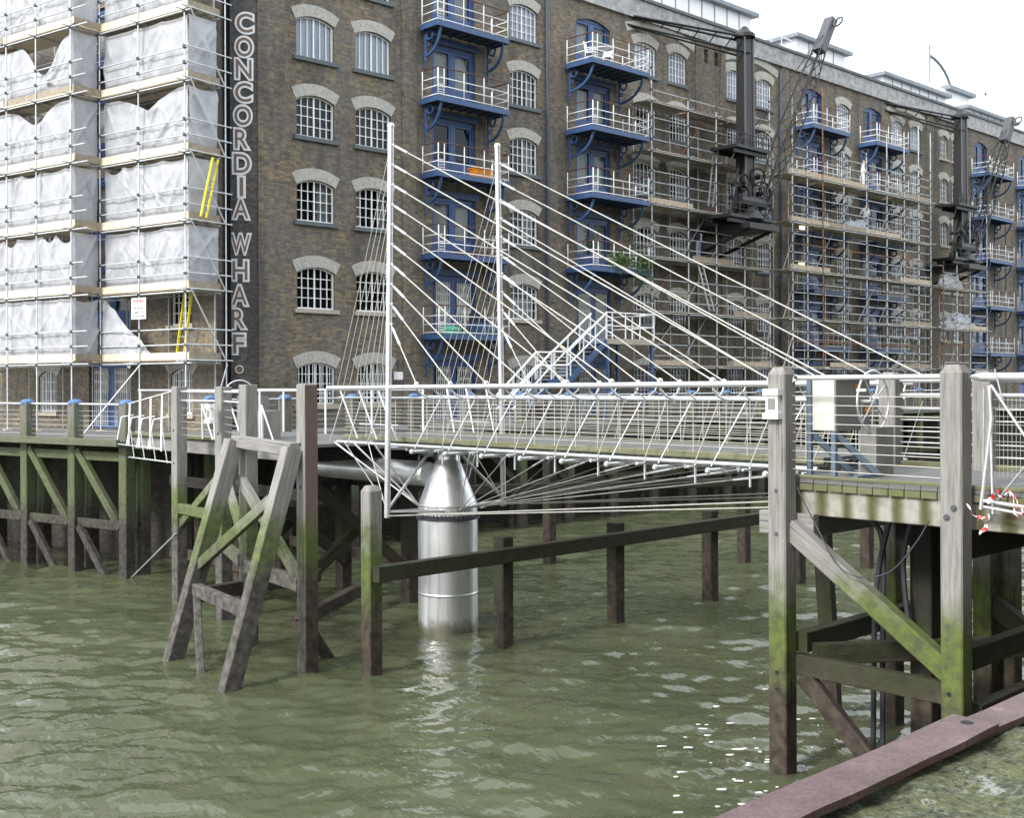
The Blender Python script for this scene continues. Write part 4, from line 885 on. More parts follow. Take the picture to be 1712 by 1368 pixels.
# ------------------------------------------------------------------ timber quay fronts
def pile(name, a, b_, z0, z1, s, m, par, cap=False, pyr=False, rz=0):
    bb = MB(); h = s/2; c = .018
    pr = [(-h+c, -h), (h-c, -h), (h, -h+c), (h, h-c), (h-c, h), (-h+c, h), (-h, h-c), (-h, -h+c)]
    cs, sn = math.cos(rz), math.sin(rz); rot = lambda x, y: (a+x*cs-y*sn, b_+x*sn+y*cs)
    r0 = [(*rot(x, y), z0) for x, y in pr]; r1 = [(*rot(x, y), z1-(.10 if pyr else .015)) for x, y in pr]; r2 = [(*rot(x*(.62 if pyr else .94), y*(.62 if pyr else .94)), z1) for x, y in pr]
    bb.prism(r0, r1, False); n = len(bb.v); bb.prism(r1, r2); o = bb.build(name, m, par)
    if cap: MB().lathe((a, b_, z1-.03), [(s*.60, -.05), (s*.62, .0), (s*.55, .05), (s*.38, .085), (s*.12, .10)], 14).build('cap', 'blue_cap', o, smooth=True)
    return o
trz = math.atan2(T.y, T.x)-math.pi/2
RQ = thing('timber_quay_front', 'green stained timber piles and diagonal braces carrying the river walkway', 'quay', QF+V(0, 0, WATER))
QP = [onz(204, 968, WATER), onz(117, 958, WATER), onz(34, 946, WATER)]
p0 = QP[0]+V(.25, .2, 0); step = 2.36; piles = [p0+T*step*i for i in range(6)]
for p in piles: pile('pile', p.x, p.y, -7, -.45, .33, 'timber_q', RQ, cap=True, rz=trz)
for p in piles: q2 = p-TN*.55; pile('pile', q2.x, q2.y, -7, DZ-.15, .30, 'timber_q', RQ, rz=trz)
for i, (p, q_) in enumerate(zip(piles[:-1], piles[1:])):
    f = TN*.0
    for z, w_ in ((-2.0, .26), (-3.95, .26)): MB().beam(p+f+T*.17+V(0, 0, z-WATER), q_+f-T*.17+V(0, 0, z-WATER), .14, w_).build('waling', 'timber_q', RQ)
    n_ = TN*.06
    MB().beam(V(q_.x, q_.y, -1.85)+n_-T*.2, V(p.x, p.y, -4.0)+n_+T*.2, .16, .24).build('brace', 'timber_q', RQ)
    MB().beam(V(q_.x, q_.y, -4.05)+n_-T*.25, V(p.x, p.y, -6.2)+n_+T*.2, .16, .22).build('brace', 'timber_q', RQ)
for i in range(40):
    p = qc+T*(.15+.305*i)
    if i*.305 > 11.5: break
MB().beam(qc+T*.0+V(0, 0, DZ-.05)+TN*.07, qc+T*12+V(0, 0, DZ-.05)+TN*.07, .12, .2).build('edge_beam', 'timber_q', RQ)
RR = thing('quay_railing', 'white tube rail with thin wires between the blue capped river piles', 'railing', QF+V(0, 0, DZ))
rod('top_rail', piles[0]+V(0, 0, -WATER-.52)-V(0, 0, 0), piles[-1]+V(0, 0, -WATER-.52), .034, 'tube', RR)
for z in np.linspace(-.72, -1.42, 6): rod('wire', piles[0]+V(0, 0, -WATER+z), piles[-1]+V(0, 0, -WATER+z), .006, 'wire', RR, 4)
# dock side front
DQ = thing('timber_quay_front', 'dark timber piles and mossy walings under the walkway along the warehouse', 'quay', (30, QD, WATER))
DR = thing('quay_railing', 'wire railing between blue capped piles along the foot of the warehouse', 'railing', (30, QD, DZ))
da = list(np.arange(16.9, 70, 2.55))
for i, a in enumerate(da):
    pile('pile', a, QD-.05, -7, -.35, .31, 'timber_q', DQ, cap=True)
    if i < 18: pile('pile', a+.1, QD+.75, -7, DZ-.15, .30, 'timber_dark', DQ)
    if i < len(da)-1:
        MB().beam((a+.16, QD-.05, -1.95), (a+2.39, QD-.05, -1.95), .14, .24).build('waling', 'timber_q', DQ)
        MB().beam((a+.16, QD-.05, -3.7), (a+2.39, QD-.05, -3.7), .14, .24).build('waling', 'timber_dark', DQ)
        if i < 16: MB().beam((a+.1, QD-.16, -1.9), (a+2.4, QD-.16, -3.8), .12, .22).build('brace', 'timber_dark', DQ)
MB().beam((qc.x+.5, QD-.08, DZ-.07), (75, QD-.08, DZ-.07), .14, .22).build('edge_beam', 'timber_q', DQ)
rod('top_rail', (17, QD-.05, -.42), (68, QD-.05, -.42), .03, 'tube', DR)
for z in np.linspace(-.6, -1.4, 6): rod('wire', (17, QD-.05, z), (68, QD-.05, z), .006, 'wire', DR, 4)

# ------------------------------------------------------------------ landing and raking fender frame at the far end of the bridge
LA = thing('landing_stage', 'timber landing stage linking the footbridge to the warehouse quay', 'landing', (16, 26, DZ))
la0, la1 = 14.35, 17.9
for i in range(38):
    b_ = 21.75+i*.245
    if b_ > QD-.15: break
    bar('plank', (la0, b_, -1.36+random.uniform(-.004, .004)), (la1, b_, -1.36), .225, .07, 'deck', LA)
MB().beam((la0-.03, 21.7, -1.32), (la0-.03, QD-.1, -1.32), .14, .09).build('kerb', 'deck_edge', LA)
MB().beam((la0+.1, 21.7, -1.57), (la0+.1, QD-.1, -1.57), .16, .34).build('edge_beam', 'timber', LA)
MB().beam((la1-.1, 21.7, -1.57), (la1-.1, QD-.1, -1.57), .16, .34).build('edge_beam', 'timber', LA)
for b_ in (22.2, 25.0, 28, 30.4): MB().beam((la0+.2, b_, -1.6), (la1-.2, b_, -1.6), .22, .3).build('cross_beam', 'timber_dark', LA)
for a, b_ in ((14.6, 22.3), (17.6, 22.3), (14.6, 25.1), (17.6, 25.1), (14.6, 28.1), (17.6, 28.1)): pile('pile', a, b_, -7, -1.74, .32, 'timber_dark', LA)
for b_ in (22.3, 25.1): MB().beam((14.7, b_, -4.4), (17.5, b_, -2.3), .16, .24).build('brace', 'timber_dark', LA); MB().beam((14.7, b_-.2, -2.3), (17.5, b_-.2, -4.6), .16, .24).build('brace', 'timber_dark', LA)
for z in (-2.5, -4.4): MB().beam((14.42, 22.2, z), (14.42, 28.4, z), .15, .26).build('waling', 'timber_dark', LA); MB().beam((17.8, 22.2, z), (17.8, 28.4, z), .15, .26).build('waling', 'timber_dark', LA)
TP = [(12.0, 18.28), (12.30, 20.90), (13.28, 23.65), (13.5, 26.2)]
TD = thing('raking_fender_frame', 'weathered timber fender frame with two raking legs standing in the water', 'fender frame', (12, 20, WATER))
for i, (a, b_) in enumerate(TP):
    o = pile('post', a, b_, -7, .02 if i < 2 else -.02, .29, 'timber_f', TD)
    for z in (-1.9, -1.1): MB().cyl((a-.147, b_, z), (a-.15, b_, z), .03, 10).build('bolt', 'dark', o)
MB().box((12.0, 18.28-.1457, -3.25), (.27, .012, 6.5)).build('rust_stained_plank', 'timber_red', TD)
def bm(name, p, q_, w_, h, m='timber_f', par=None, ch=.014): return MB().beam(p, q_, w_, h, ch).build(name, m, par or TD)
r0t, r1t = V(12.0-.30, 18.32, -1.18), V(12.28-.32, 20.88, -1.12)
f0, f1 = V(10.0, 18.12, -6.2), V(10.3, 20.8, -6.2)
for t_, f_ in ((r0t, f0), (r1t, f1)):
    o = MB().beam(f_, t_, .34, .24, .014, up=(0, 1, 0)).build('raking_leg', 'timber_f', TD)
    d = t_-f_
bm('head_beam', V(12.0-.24, 18.30, -1.20), V(12.28-.2, 21.0, -1.14), .22, .24)
bm('brace', V(11.32, 18.42, -2.1), V(11.12, 20.78, -3.55), .13, .20)
bm('rung', V(10.72, 18.30, -4.05), V(11.02, 20.75, -4.0), .18, .24)
bm('brace', V(12.12, 20.9, -1.9), V(12.0, 18.32, -3.85), .15, .22); bm('waling', V(11.95, 18.45, -3.75), V(12.2, 20.8, -3.7), .16, .26)
bm('waling', V(12.2, 21.0, -3.6), V(13.2, 23.6, -3.6), .16, .24); bm('brace', V(12.3, 21, -3.4), V(13.25, 23.6, -1.9), .15, .22)
bm('waling', V(13.25, 23.7, -3.0), V(13.45, 26.1, -3.0), .16, .24); bm('brace', V(13.3, 23.7, -2.0), V(13.5, 26.1, -3.4), .15, .2)
bm('foot_brace', V(10.98, 20.62, -4.1), V(10.3, 19.1, -6.2), .14, .22); bm('foot_brace', V(11.9, 18.4, -4.3), V(13.6, 19.2, -6.2), .14, .22, 'timber_dark')
bm('cross_beam', V(10.9, 20.85, -4.15), V(14.2, 21.2, -4.15), .2, .28, 'timber_dark'); bm('cross_beam', V(11.9, 18.5, -4.45), V(15.4, 20.9, -4.45), .2, .26, 'timber_dark')
bm('cross_beam', V(12.1, 18.4, -1.75), V(14.4, 22.2, -1.75), .2, .24, 'timber_dark')
MB().cyl(onz(220, 966, WATER), V(13.3, 26.0, -3.6), .02, 6).build('tie_rod', 'galv_dull', TD)
# white lamp box, rails and machinery on the landing
def lamp_box(p, label, s=1.0):
    L_ = thing('bulkhead_lamp', label, 'lamp', p)
    for z in (.17, -.17): MB().box(Vector(p)+V(-.0, 0, z*s), (.13*s, .26*s, .09*s)).build('bracket', 'white', L_)
    MB().box(Vector(p)+V(.02*s, 0, 0), (.09*s, .2*s, .26*s)).build('housing', 'white', L_); MB().box(Vector(p)+V(-.03*s, .0, 0), (.014*s, .12*s, .16*s)).build('lens', 'grey_box', L_)
lamp_box(onb(350, 692, 23.5)+V(0, 0, 0), 'small white lamp box on the landing post')
LG = thing('landing_railing', 'white tube rails on the landing stage between the grey posts', 'railing', (13.4, 24, -1.3))
for b0, b1 in ((18.28, 20.9), (20.9, 23.65), (23.65, 26.2)): pass
for (a0, b0), (a1, b1) in zip(TP[1:-1], TP[2:]):
    for z in (-.14, -.36): rod('rail', (a0, b0, z), (a1, b1, z), .03, 'tube', LG)
    for z in np.linspace(-.55, -1.2, 5): rod('wire', (a0, b0, z), (a1, b1, z), .006, 'wire', LG, 4)
rod('rail', (14.5, 22.0, -.12), (14.5, 30.5, -.12), .03, 'tube', LG); rod('rail', (17.8, 22.0, -.12), (17.8, 30.5, -.12), .03, 'tube', LG)
for b_ in np.arange(22, 30.6, 2.1): rod('stanchion', (14.5, b_, -1.32), (14.5, b_, -.1), .028, 'white', LG); rod('stanchion', (17.8, b_, -1.32), (17.8, b_, -.1), .028, 'white', LG)
CBX = thing('machine_housing', 'grey stepped machine housing with a handwheel on the landing stage', 'housing', (15.0, 25.2, -1.32))
MB().span((14.75, 25.0, -1.32), (15.3, 25.6, -.25)).build('cabinet', 'grey_box', CBX); MB().span((14.72, 24.3, -1.32), (15.2, 24.95, -.62)).build('step_block', 'conc', CBX)
MB().ring((14.6, 25.2, -.25), (.3, 1, 0), .38, .018, 24, 5).cyl((14.6, 25.2, -.25), (14.95, 25.2, -.25), .03, 6).build('handwheel', 'tube', CBX)
# fan of anti climb rods hung between the river quay and the landing
GT = thing('anti_climb_railing', 'zigzag white tube railing swung out between the quay pile and the landing post', 'railing', (13.7, 28.5, -1.6))
g0 = V(piles[0].x-.05, piles[0].y-.2, 0); g1 = V(13.45, 26.35, 0)
rod('top_rail', g0+V(0, 0, -.50), g1+V(0, 0, -.12), .02, 'galv', GT); rod('bottom_rail', g0+V(0, 0, -1.98), g1+V(0, 0, -1.9), .02, 'galv', GT); rod('bottom_rail', g0+V(-.35, 0, -1.6), g1+V(-.35, 0, -1.55), .015, 'galv', GT)
for i in range(4):
    t0 = .04+.24*i; a_ = g0.lerp(g1, t0); c_ = g0.lerp(g1, min(1, t0+.26)); zt = -.5+.38*t0
    rod('tube', a_+V(0, 0, zt-.02), c_+V(-.35, 0, -1.6), .022, 'white', GT)
    m_ = g0.lerp(g1, t0+.05); rod('tube', m_+V(-.3, 0, -.85), g0.lerp(g1, t0-.03)+V(-.35, 0, -1.6), .022, 'white', GT); rod('tube', m_+V(-.3, 0, -.85), m_+V(.05, 0, -.8), .02, 'white', GT)
    rod('tube', m_+V(-.1, 0, -.85), g0.lerp(g1, t0+.1)+V(0, 0, -1.95), .014, 'galv', GT)
for a, b_ in ((14.0, 28.2), (14.1, 29.4)):
    pass
AG = thing('anti_climb_railing', 'pairs of leaning white tubes on the landing beside the lamp box', 'railing', (13.9, 25.2, -1.35))
for i, b_ in enumerate((26.0, 25.4, 24.6, 23.2)):
    rod('tube', (14.0, b_, -.45), (14.0, b_-.55, -1.32), .02, 'white', AG); rod('tube', (14.0, b_, -.45), (14.05, b_+.05, -1.32), .02, 'white', AG)

# ------------------------------------------------------------------ pylon
AN, AF, MBY = 14.7, 17.9, 19.3; AC = (AN+AF)/2
PY = thing('bridge_pylon', 'polished steel drum with conical top standing in the water under the footbridge', 'pylon', (AC, MBY, WATER))
MB().lathe((AC, MBY, 0), [(.655, -7), (.655, -4.57), (.655, -4.55), (.660, -4.547), (.660, -4.52), (.655, -4.517), (.655, -4.49), (.655, -2.95), (.655, -2.92)], 64).build('drum', 'drum', PY, smooth=True)
MB().lathe((AC, MBY, 0), [(.64, -2.92), (.70, -2.915), (.70, -2.86), (.62, -2.855), (.62, -2.83)], 64).build('bearing_ring', 'rubber', PY)
b = MB()
for i in range(48): t = 2*math.pi*i/48; b.cyl((AC+.685*math.cos(t), MBY+.685*math.sin(t), -2.86), (AC+.685*math.cos(t), MBY+.685*math.sin(t), -2.80), .015, 6)
b.build('bearing_bolts', 'grey_iron', PY)['kind'] = 'stuff'
MB().lathe((AC, MBY, 0), [(.655, -2.83), (.655, -2.65), (.655, -2.632), (.660, -2.63), (.660, -2.61), (.650, -2.605), (.64, -2.585), (.31, -1.745), (.30, -1.72), (.242, -1.64), (.24, -1.61), (.24, -1.30)], 64).build('cone', 'drum', PY, smooth=True)
# ------------------------------------------------------------------ footbridge
BR = thing('swing_footbridge', 'cable stayed steel swing footbridge with twin masts and timber deck', 'footbridge', (AC, 15.5, -1.3))
BE, BW = 21.55, 9.25; ZT, ZC, ZD = .0, -1.27, -1.14
for a, s in ((AN, 1), (AF, -1)):
    zr = lambda b_: -.06+.06*(BE-b_)/(BE-BW)
    rod('main_tube', (a, BE, zr(BE)), (a, BW, zr(BW)), .048, 'tube', BR, 12)
    rod('lower_rail', (a+s*.30, BE, -.28), (a+s*.30, BW, -.25), .024, 'tube', BR, 8)
    rod('bottom_chord', (a+s*.25, BE, ZC), (a+s*.25, BW, ZC), .034, 'tube', BR, 8)
    o = rod('mast', (a-s*.06, MBY, -2.78), (a+s*.08, MBY, 5.45), .064, 'tube', BR, 12)
    MB().lathe((a+s*.08, MBY, 5.45), [(.076, -.03), (.076, .02), (.05, .06)], 12).build('mast_cap', 'tube', BR)
    nodes = [18.38-1.06*i for i in range(10)]
    for i, nb in enumerate(nodes):
        zm = 1.28+.418*i; ma = a-s*.06+s*.14*(zm+2.78)/8.23; e = max(nb, BW+.02)
        top = V(ma, MBY-.06, zm); end = V(a, nb, zr(e)+.06)
        if nb < BW: end = V(a+s*.1, nb, .02)
        rod('stay_cable', top, end, .0145, 'cable', BR, 6)
        dd = (end-top).normalized(); rod('turnbuckle', top+dd*.12, top+dd*.55, .028, 'tube', BR, 6); rod('mast_lug', V(ma, MBY+.1, zm), V(ma, MBY-.13, zm), .02, 'tube', BR, 5)
        if nb > BW:
            MB().lathe(end, [(.03, -.05), (.05, -.02), (.05, .02), (.02, .05)], 8).build('cable_clamp', 'tube', BR)
            # curved hook bracket down to the lower rail
            pts = [V(a, nb, zr(nb)), V(a+s*.02, nb, -.10), V(a+s*.12, nb-.02, -.20), V(a+s*.30, nb-.03, -.265), V(a+s*.33, nb-.03, -.31)]
            MB().tube(pts, .022, 6).build('hook_bracket', 'tube', BR)
            pts = [V(a, nb-.5, zr(nb)), V(a+s*.08, nb-.5, -.14), V(a+s*.30, nb-.5, -.26)]
            MB().tube(pts, .013, 5).build('hook_bracket', 'wire', BR)
            rod('outrigger', (a-s*.12, nb, ZC-.09), (a+s*1.1, nb, ZC-.10), .034, 'tube', BR, 8); MB().lathe((a-s*.13, nb, ZC-.09), [(.02, -.05), (.05, -.02), (.05, .02), (.02, .05)], 10).build('ball_end', 'tube', BR)
            rod('hanger', (a-s*.05, nb, ZC-.03), (a+s*.28, nb-.42, -.30), .014, 'tube', BR, 6); rod('hanger', (a+s*.2, nb-.55, ZC), (a+s*.30, nb-.95, -.30), .010, 'wire', BR, 5)
            rod('drop_strut', (a+s*.25, nb-.52, ZC), (a+s*.25, nb-.52, ZC-.34), .020, 'tube', BR, 6)
            rod('outrigger', (a+s*.05, nb-.52, ZC-.06), (a+s*1.1, nb-.52, ZC-.1), .022, 'tube', BR, 6)
            # lower fan from the mast foot
            uo = V(AC-s*.30, MBY-.74, -2.72+.01*i) if s > 0 else V(a+.055, MBY-.05, -2.70+.012*i); ue = V(a+s*.25, nb-.3, ZC-.08)
            if nb < MBY-1.5: rod('under_cable', uo, ue, .010, 'cable', BR, 5)
            p_ = uo.lerp(ue, .86); q_ = uo.lerp(ue, .97)
            if nb < MBY-1.5: rod('turnbuckle', p_, q_, .02, 'tube', BR, 6)
    for k in (0, 1): rod('under_cable', (a-s*.055, MBY-.05, -2.74), (a+s*.2, BW-.3, ZC-.42-.1*k), .014, 'cable', BR, 6)
    # back stays to the landing end
    for i in range(9):
        zm = 1.2+.46*i; ma = a-s*.06+s*.14*(zm+2.78)/8.23
        rod('back_stay', (ma, MBY+.06, zm), (a+s*.15, MBY+.25+.23*i, -.02), .008, 'wire', BR, 4)
    for i in range(2): rod('back_stay', (a-s*.055, MBY+.05, -2.6+.1*i), (a+s*.2, MBY+1.0+.9*i, ZC), .013, 'cable', BR, 5)
    for i in range(3): rod('tail_strut', (a+s*.1, BE-.1-.75*i, ZC), (AC-s*.62, MBY+.25, -2.62), .022, 'tube', BR, 6)
    # tail railing rods
    for i in range(3):
        b_ = BE-.1-.7*i; rod('hanger', (a-s*.02, b_, ZC), (a+s*.1, b_-.45, -.1), .014, 'tube', BR, 5); rod('hanger', (a+s*.2, b_-.75, ZC+.1), (a+s*.05, b_-.3, -.1), .020, 'tube', BR, 5)
    rod('tail_rail', (a+s*.3, BE-.8, -.86), (a+s*.3, MBY+.05, -.86), .022, 'tube', BR, 6)
    # mast foot frame
    rod('foot_strut', (a-s*.055, MBY, -2.66), (AC-s*.55, MBY, -2.70), .036, 'tube', BR, 8)
    rod('foot_strut', (a-s*.055, MBY, -2.62), (AC-s*.35, MBY+.15, ZC-.15), .034, 'tube', BR, 8)
    rod('foot_strut', (a-s*.055, MBY, -2.66), (AC-s*.5, MBY-.5, -2.70), .026, 'tube', BR, 8)
    rod('foot_strut', (a-s*.0, MBY, ZC-.05), (AC-s*.25, MBY, ZC-.12), .04, 'tube', BR, 8)
    # wire infill and stanchions
    for z in np.linspace(-.38, -1.02, 9): rod('wire', (a+s*.42, BE-.05, z), (a+s*.42, BW, z), .0052, 'wire', BR, 4)
    for nb in np.arange(BW+.3, BE-.2, .53): rod('stanchion', (a+s*.42, nb, ZD), (a+s*.42, nb, -.27), .008, 'wire', BR, 5)
    MB().beam((a+s*.46, BE, ZD-.02), (a+s*.46, BW, ZD-.02), .09, .11, .012).build('deck_edge_board', 'deck_edge', BR)
n = int((BE-BW)/.2)
for i in range(n): bar('plank', (AN+.52, BW+.1+i*.2, ZD+random.uniform(-.003, .003)), (AF-.52, BW+.1+i*.2, ZD), .187, .05, 'deck', BR)
for i in range(12): b_ = BW+.4+1.05*i; rod('cross_tube', (AN+.3, b_, ZC-.06), (AF-.3, b_, ZC-.06), .04, 'galv', BR, 8)
for i in range(11): b_ = BW+.4+1.05*i; rod('under_brace', (AN+.3, b_, ZC-.1), (AF-.3, b_+1.05, ZC-.1), .018, 'galv', BR, 5)
for s in (-.4, .4): rod('under_spine', (AC+s, BW+.2, ZC-.02), (AC+s, BE, ZC-.02), .05, 'galv_dull', BR, 8)
for s in (-.14, .14): rod('pivot_strut', (AC+s, MBY-.1, -1.34), (AC+s*.4, MBY-.1, ZC-.05), .03, 'tube', BR)
b = MB(); ring = [(math.cos(2*math.pi*i/40), math.sin(2*math.pi*i/40)) for i in range(40)]; prof = [(.22, 24.2), (.27, 24.15), (.28, 24.05), (.28, 20.02), (.25, 19.95)]
for r_, y in prof: b.v += [V(AC+r_*x, y, -2.0+r_*z) for x, z in ring]
for k in range(len(prof)-1):
    for i in range(40): j = (i+1) % 40; b.f.append((k*40+i, k*40+j, (k+1)*40+j, (k+1)*40+i))
b.f += [tuple(range(40)), tuple(range(199, 159, -1))]
b.build('counterweight_cylinder', 'steel', BR, smooth=False)

# ------------------------------------------------------------------ fender row
FR = thing('fender_row', 'row of dark timber piles joined by one long horizontal beam', 'fender', (20, 17.1, WATER))
for i, a in enumerate((12.72, 16.05, 19.5, 23.0, 26.9, 30.5)):
    pile('pile', a, 17.25, -7, -1.86 if i == 0 else -3.12, .30 if i else .29, 'timber' if i == 0 else 'timber_dark', FR, pyr=(i == 0))
MB().beam((12.62, 16.98, -3.46), (27.1, 16.98, -3.44), .2, .29).build('beam', 'timber_dark', FR)
OP = thing('fender_piles', 'group of dark timber piles behind the steel drum near the warehouse quay', 'fender', (26, 22, WATER))
for a, b_ in ((28.6, 20.2), (21, 24), (24.4, 24.2)): pile('pile', a, b_, -7, -2.2, .3, 'timber_dark', OP)
MB().beam((20.8, 23.8, -2.9), (28.4, 20.0, -2.9), .18, .26).build('waling', 'timber_dark', OP)

# ------------------------------------------------------------------ near abutment
AB = thing('bridge_abutment', 'timber approach deck on tall grey posts with mossy plank ends', 'abutment', (15, 6, WATER))
PO = [(13.55, 8.94), (13.55, 6.47)]; PF = [(16.75, 9.05), (16.75, 7.55)]
for i, (a, b_) in enumerate(PO+PF):
    o = pile('post', a, b_, -7, .22 if i < 2 else .17, .28, 'timber', AB, pyr=True)
    if i == 0:
        for z in (-1.47, -2.06): MB().cyl((a-.143, b_+.0, z), (a-.138, b_, z), .032, 12).build('bolt_recess', 'grey_iron', o)
        for z in (-3.95, -4.18): MB().cyl((a-.1425, b_, z), (a-.138, b_, z), .03, 12).build('bolt_recess', 'dark', o)
    if i == 1:
        for y, z in ((-.04, -1.52), (.05, -1.64)): MB().cyl((a-.1425, b_+y, z), (a-.138, b_+y, z), .045, 14).cyl((a-.155, b_+y, z), (a-.138, b_+y, z), .02, 8).build('bolt', 'grey_iron', o)
        MB().cyl((a-.1425, b_+.03, -3.78), (a-.138, b_+.03, -3.78), .03, 12).build('bolt_recess', 'dark', o)
da0, da1 = 13.78, 16.9
for i in range(30):
    b_ = 2.5+i*.2215
    if b_ > 9.15: break
    bar('plank', (da0+random.uniform(-.006, .01), b_, -1.335+random.uniform(-.003, .003)), (da1, b_, -1.335), .213, .07, 'deck', AB)
b = MB()
for i in range(30):
    b_ = 2.5+i*.2215
    if b_ > 9.15: break
    bar('plank_end', (da0-.012, b_, -1.42), (da0+.25, b_, -1.42), .206, .085, 'deck_edge', AB)
MB().beam((da0+.05, 2.4, -1.288), (da0+.05, 9.2, -1.288), .11, .055).build('kerb', 'deck_edge', AB)
MB().beam((da1-.05, 2.4, -1.26), (da1-.05, 9.2, -1.26), .11, .09).build('kerb', 'deck_edge', AB)
MB().beam((da0+.12, 2.4, -1.64), (da0+.12, 9.15, -1.64), .16, .345).build('edge_beam', 'stained', AB)
MB().beam((da1-.12, 2.4, -1.64), (da1-.12, 9.15, -1.64), .16, .345).build('edge_beam', 'timber', AB)
for b_ in (8.94, 6.47): MB().beam((13.72, b_+.05, -2.0), (17.0, b_+.05, -2.0), .26, .34).build('cross_beam', 'timber_dark' if b_ < 8 else 'timber', AB)
MB().beam((13.78, 9.42, -1.95), (13.78, 8.55, -1.95), .14, .32).build('packing_block', 'timber', AB)
MB().beam((13.62, 8.85, -1.98), (13.62, 6.50, -3.62), .20, .27).build('brace', 'timber', AB)
MB().beam((16.75, 8.94, -2.2), (16.75, 6.5, -3.9), .2, .26).build('brace', 'timber_dark', AB)
MB().beam((13.72, 8.75, -3.55), (18.3, 8.75, -3.55), .18, .28).build('tie_beam', 'timber_dark', AB)
MB().beam((13.74, 8.85, -3.86), (13.74, 6.4, -3.86), .16, .28).build('tie_beam', 'timber_dark', AB)
MB().beam((13.7, 8.7, -4.0), (13.95, 6.9, -5.9), .16, .24).build('brace', 'timber_dark', AB)
MB().beam((13.8, 8.6, -3.7), (16.7, 6.5, -3.7), .16, .28).build('tie_beam', 'timber_dark', AB)
MB().beam((13.8, 6.45, -3.4), (18.3, 6.45, -3.4), .16, .28).build('tie_beam', 'timber_dark', AB)
MB().beam((13.9, 6.4, -4.1), (18.0, 6.4, -4.1), .16, .26).build('tie_beam', 'timber_dark', AB)
MB().beam((14.4, 5.2, -3.3), (18.2, 5.2, -3.6), .16, .3).build('tie_beam', 'timber_dark', AB)
pile('pile', 15.3, 7.75, -7, -1.85, .32, 'timber_dark', AB); pile('pile', 16.9, 6.5, -7, -1.85, .32, 'timber_dark', AB); pile('pile', 17.2, 7.4, -7, -1.85, .28, 'timber', AB)
MB().beam((15.6, 9.6, -1.9), (16.6, 9.9, -7), .24, .26).build('raking_pile', 'timber_dark', AB)
MB().beam((16.7, 6.0, -2.1), (18.5, 5.8, -4.0), .22, .3).build('brace', 'timber_dark', AB)
# railings
AR = thing('abutment_railing', 'white tube rail and tight wires between the two tall grey posts', 'railing', (13.6, 7.7, -1.3))
rod('top_rail', (13.62, 8.72, .075), (13.62, 6.62, .075), .035, 'tube', AR, 10)
MB().ring((13.62, 8.76, .07), (1, 0, 0), .04, .012, 12, 5).build('rail_eye', 'tube', AR); rod('rail_hook', (13.62, 8.76, .05), (13.58, 8.88, -.03), .014, 'tube', AR)
for i in range(9): z = -.17-.125*i; rod('wire', (13.6, 8.8, z), (13.6, 6.6, z-.01), .0055, 'wire', AR, 5)
AR2 = thing('abutment_railing', 'white rails and wires along the edge of the approach deck behind the handwheel', 'railing', (16.8, 6, -1.3))
for z, r_ in ((.04, .04), (-.19, .03)): rod('top_rail', (16.8, 9.0, z), (16.8, 2.4, z), r_, 'tube', AR2, 8)
for z in np.linspace(-.4, -1.1, 5): rod('wire', (16.8, 9.0, z), (16.8, 2.4, z), .012, 'tube', AR2, 5)
for b_ in (5.9, 4.4): rod('stanchion', (16.8, b_, -1.3), (16.8, b_, .04), .03, 'tube', AR2)
AR3 = thing('abutment_gate', 'open tube gate with wire mesh and thick white top rail', 'gate', (13.7, 5.2, -1.6))
rod('top_rail', (13.66, 6.20, .065), (13.66, 2.5, .065), .052, 'tube', AR3, 12); b = MB().cyl((13.66, 6.33, .07), (13.66, 6.20, .065), .024, 10, .052); b.build('rail_nose', 'tube', AR3)
g = lambda px, py, a=13.55: ona(px, py, a)
for p, q_, r_ in (((1653, 645), (1658, 700), .02), ((1658, 700), (1640, 852), .028), ((1655, 645), (1660, 860), .018), ((1645, 650), (1643, 840), .014), ((1657, 644), (1722, 742), .018), ((1722, 770), (1655, 852), .012), ((1645, 838), (1722, 850), .024), ((1645, 848), (1722, 862), .020), ((1663, 617), (1676, 668), .012)):
    rod('gate_tube', g(*p), g(*q_), r_, 'tube' if r_ > .015 else 'galv_dull', AR3, 8)
for i in range(8): rod('mesh_wire', g(1664+7*i, 660, 13.7), g(1664+7*i, 800, 13.7), .003, 'wire', AR3, 4)
for i in range(9): rod('mesh_wire', g(1660, 668+14*i, 13.7), g(1720, 670+14*i, 13.7), .003, 'wire', AR3, 4)
PN = tag(MB().span((16.95, 6.2, -.55), (17.0, 2.6, -.25)).build('railing_panel', 'white'), 'long white panel fixed to the rails behind the tube gate', 'panel')
# barrier tape
def ribbon(name, pts, wd, label):
    b = MB(); uvs = []; L_ = 0; P_ = [Vector(p) for p in pts]; fine = []
    for i in range(len(P_)-1):
        for k in range(6): fine.append(P_[i].lerp(P_[i+1], k/6)+V(.01*math.sin(i*3+k), .01*math.cos(i*2+k*1.3), 0))
    fine.append(P_[-1]); n = len(fine)
    for i, p in enumerate(fine):
        tw = Matrix.Rotation(.35*i, 3, (fine[min(i+1, n-1)]-fine[max(i-1, 0)]).normalized()) @ Vector((.3, .5, .8)).normalized()*wd/2
        b.v += [p-tw, p+tw]
    for i in range(n-1): b.f.append((2*i, 2*i+1, 2*i+3, 2*i+2))
    o = b.build(name, 'tape'); uv = o.data.uv_layers.new(name='UVMap'); acc = [0]
    for i in range(n-1): acc.append(acc[-1]+(fine[i+1]-fine[i]).length)
    for l in o.data.loops: uv.data[l.index].uv = (acc[l.vertex_index//2]/.13, l.vertex_index % 2)
    return tag(o, label, 'tape')
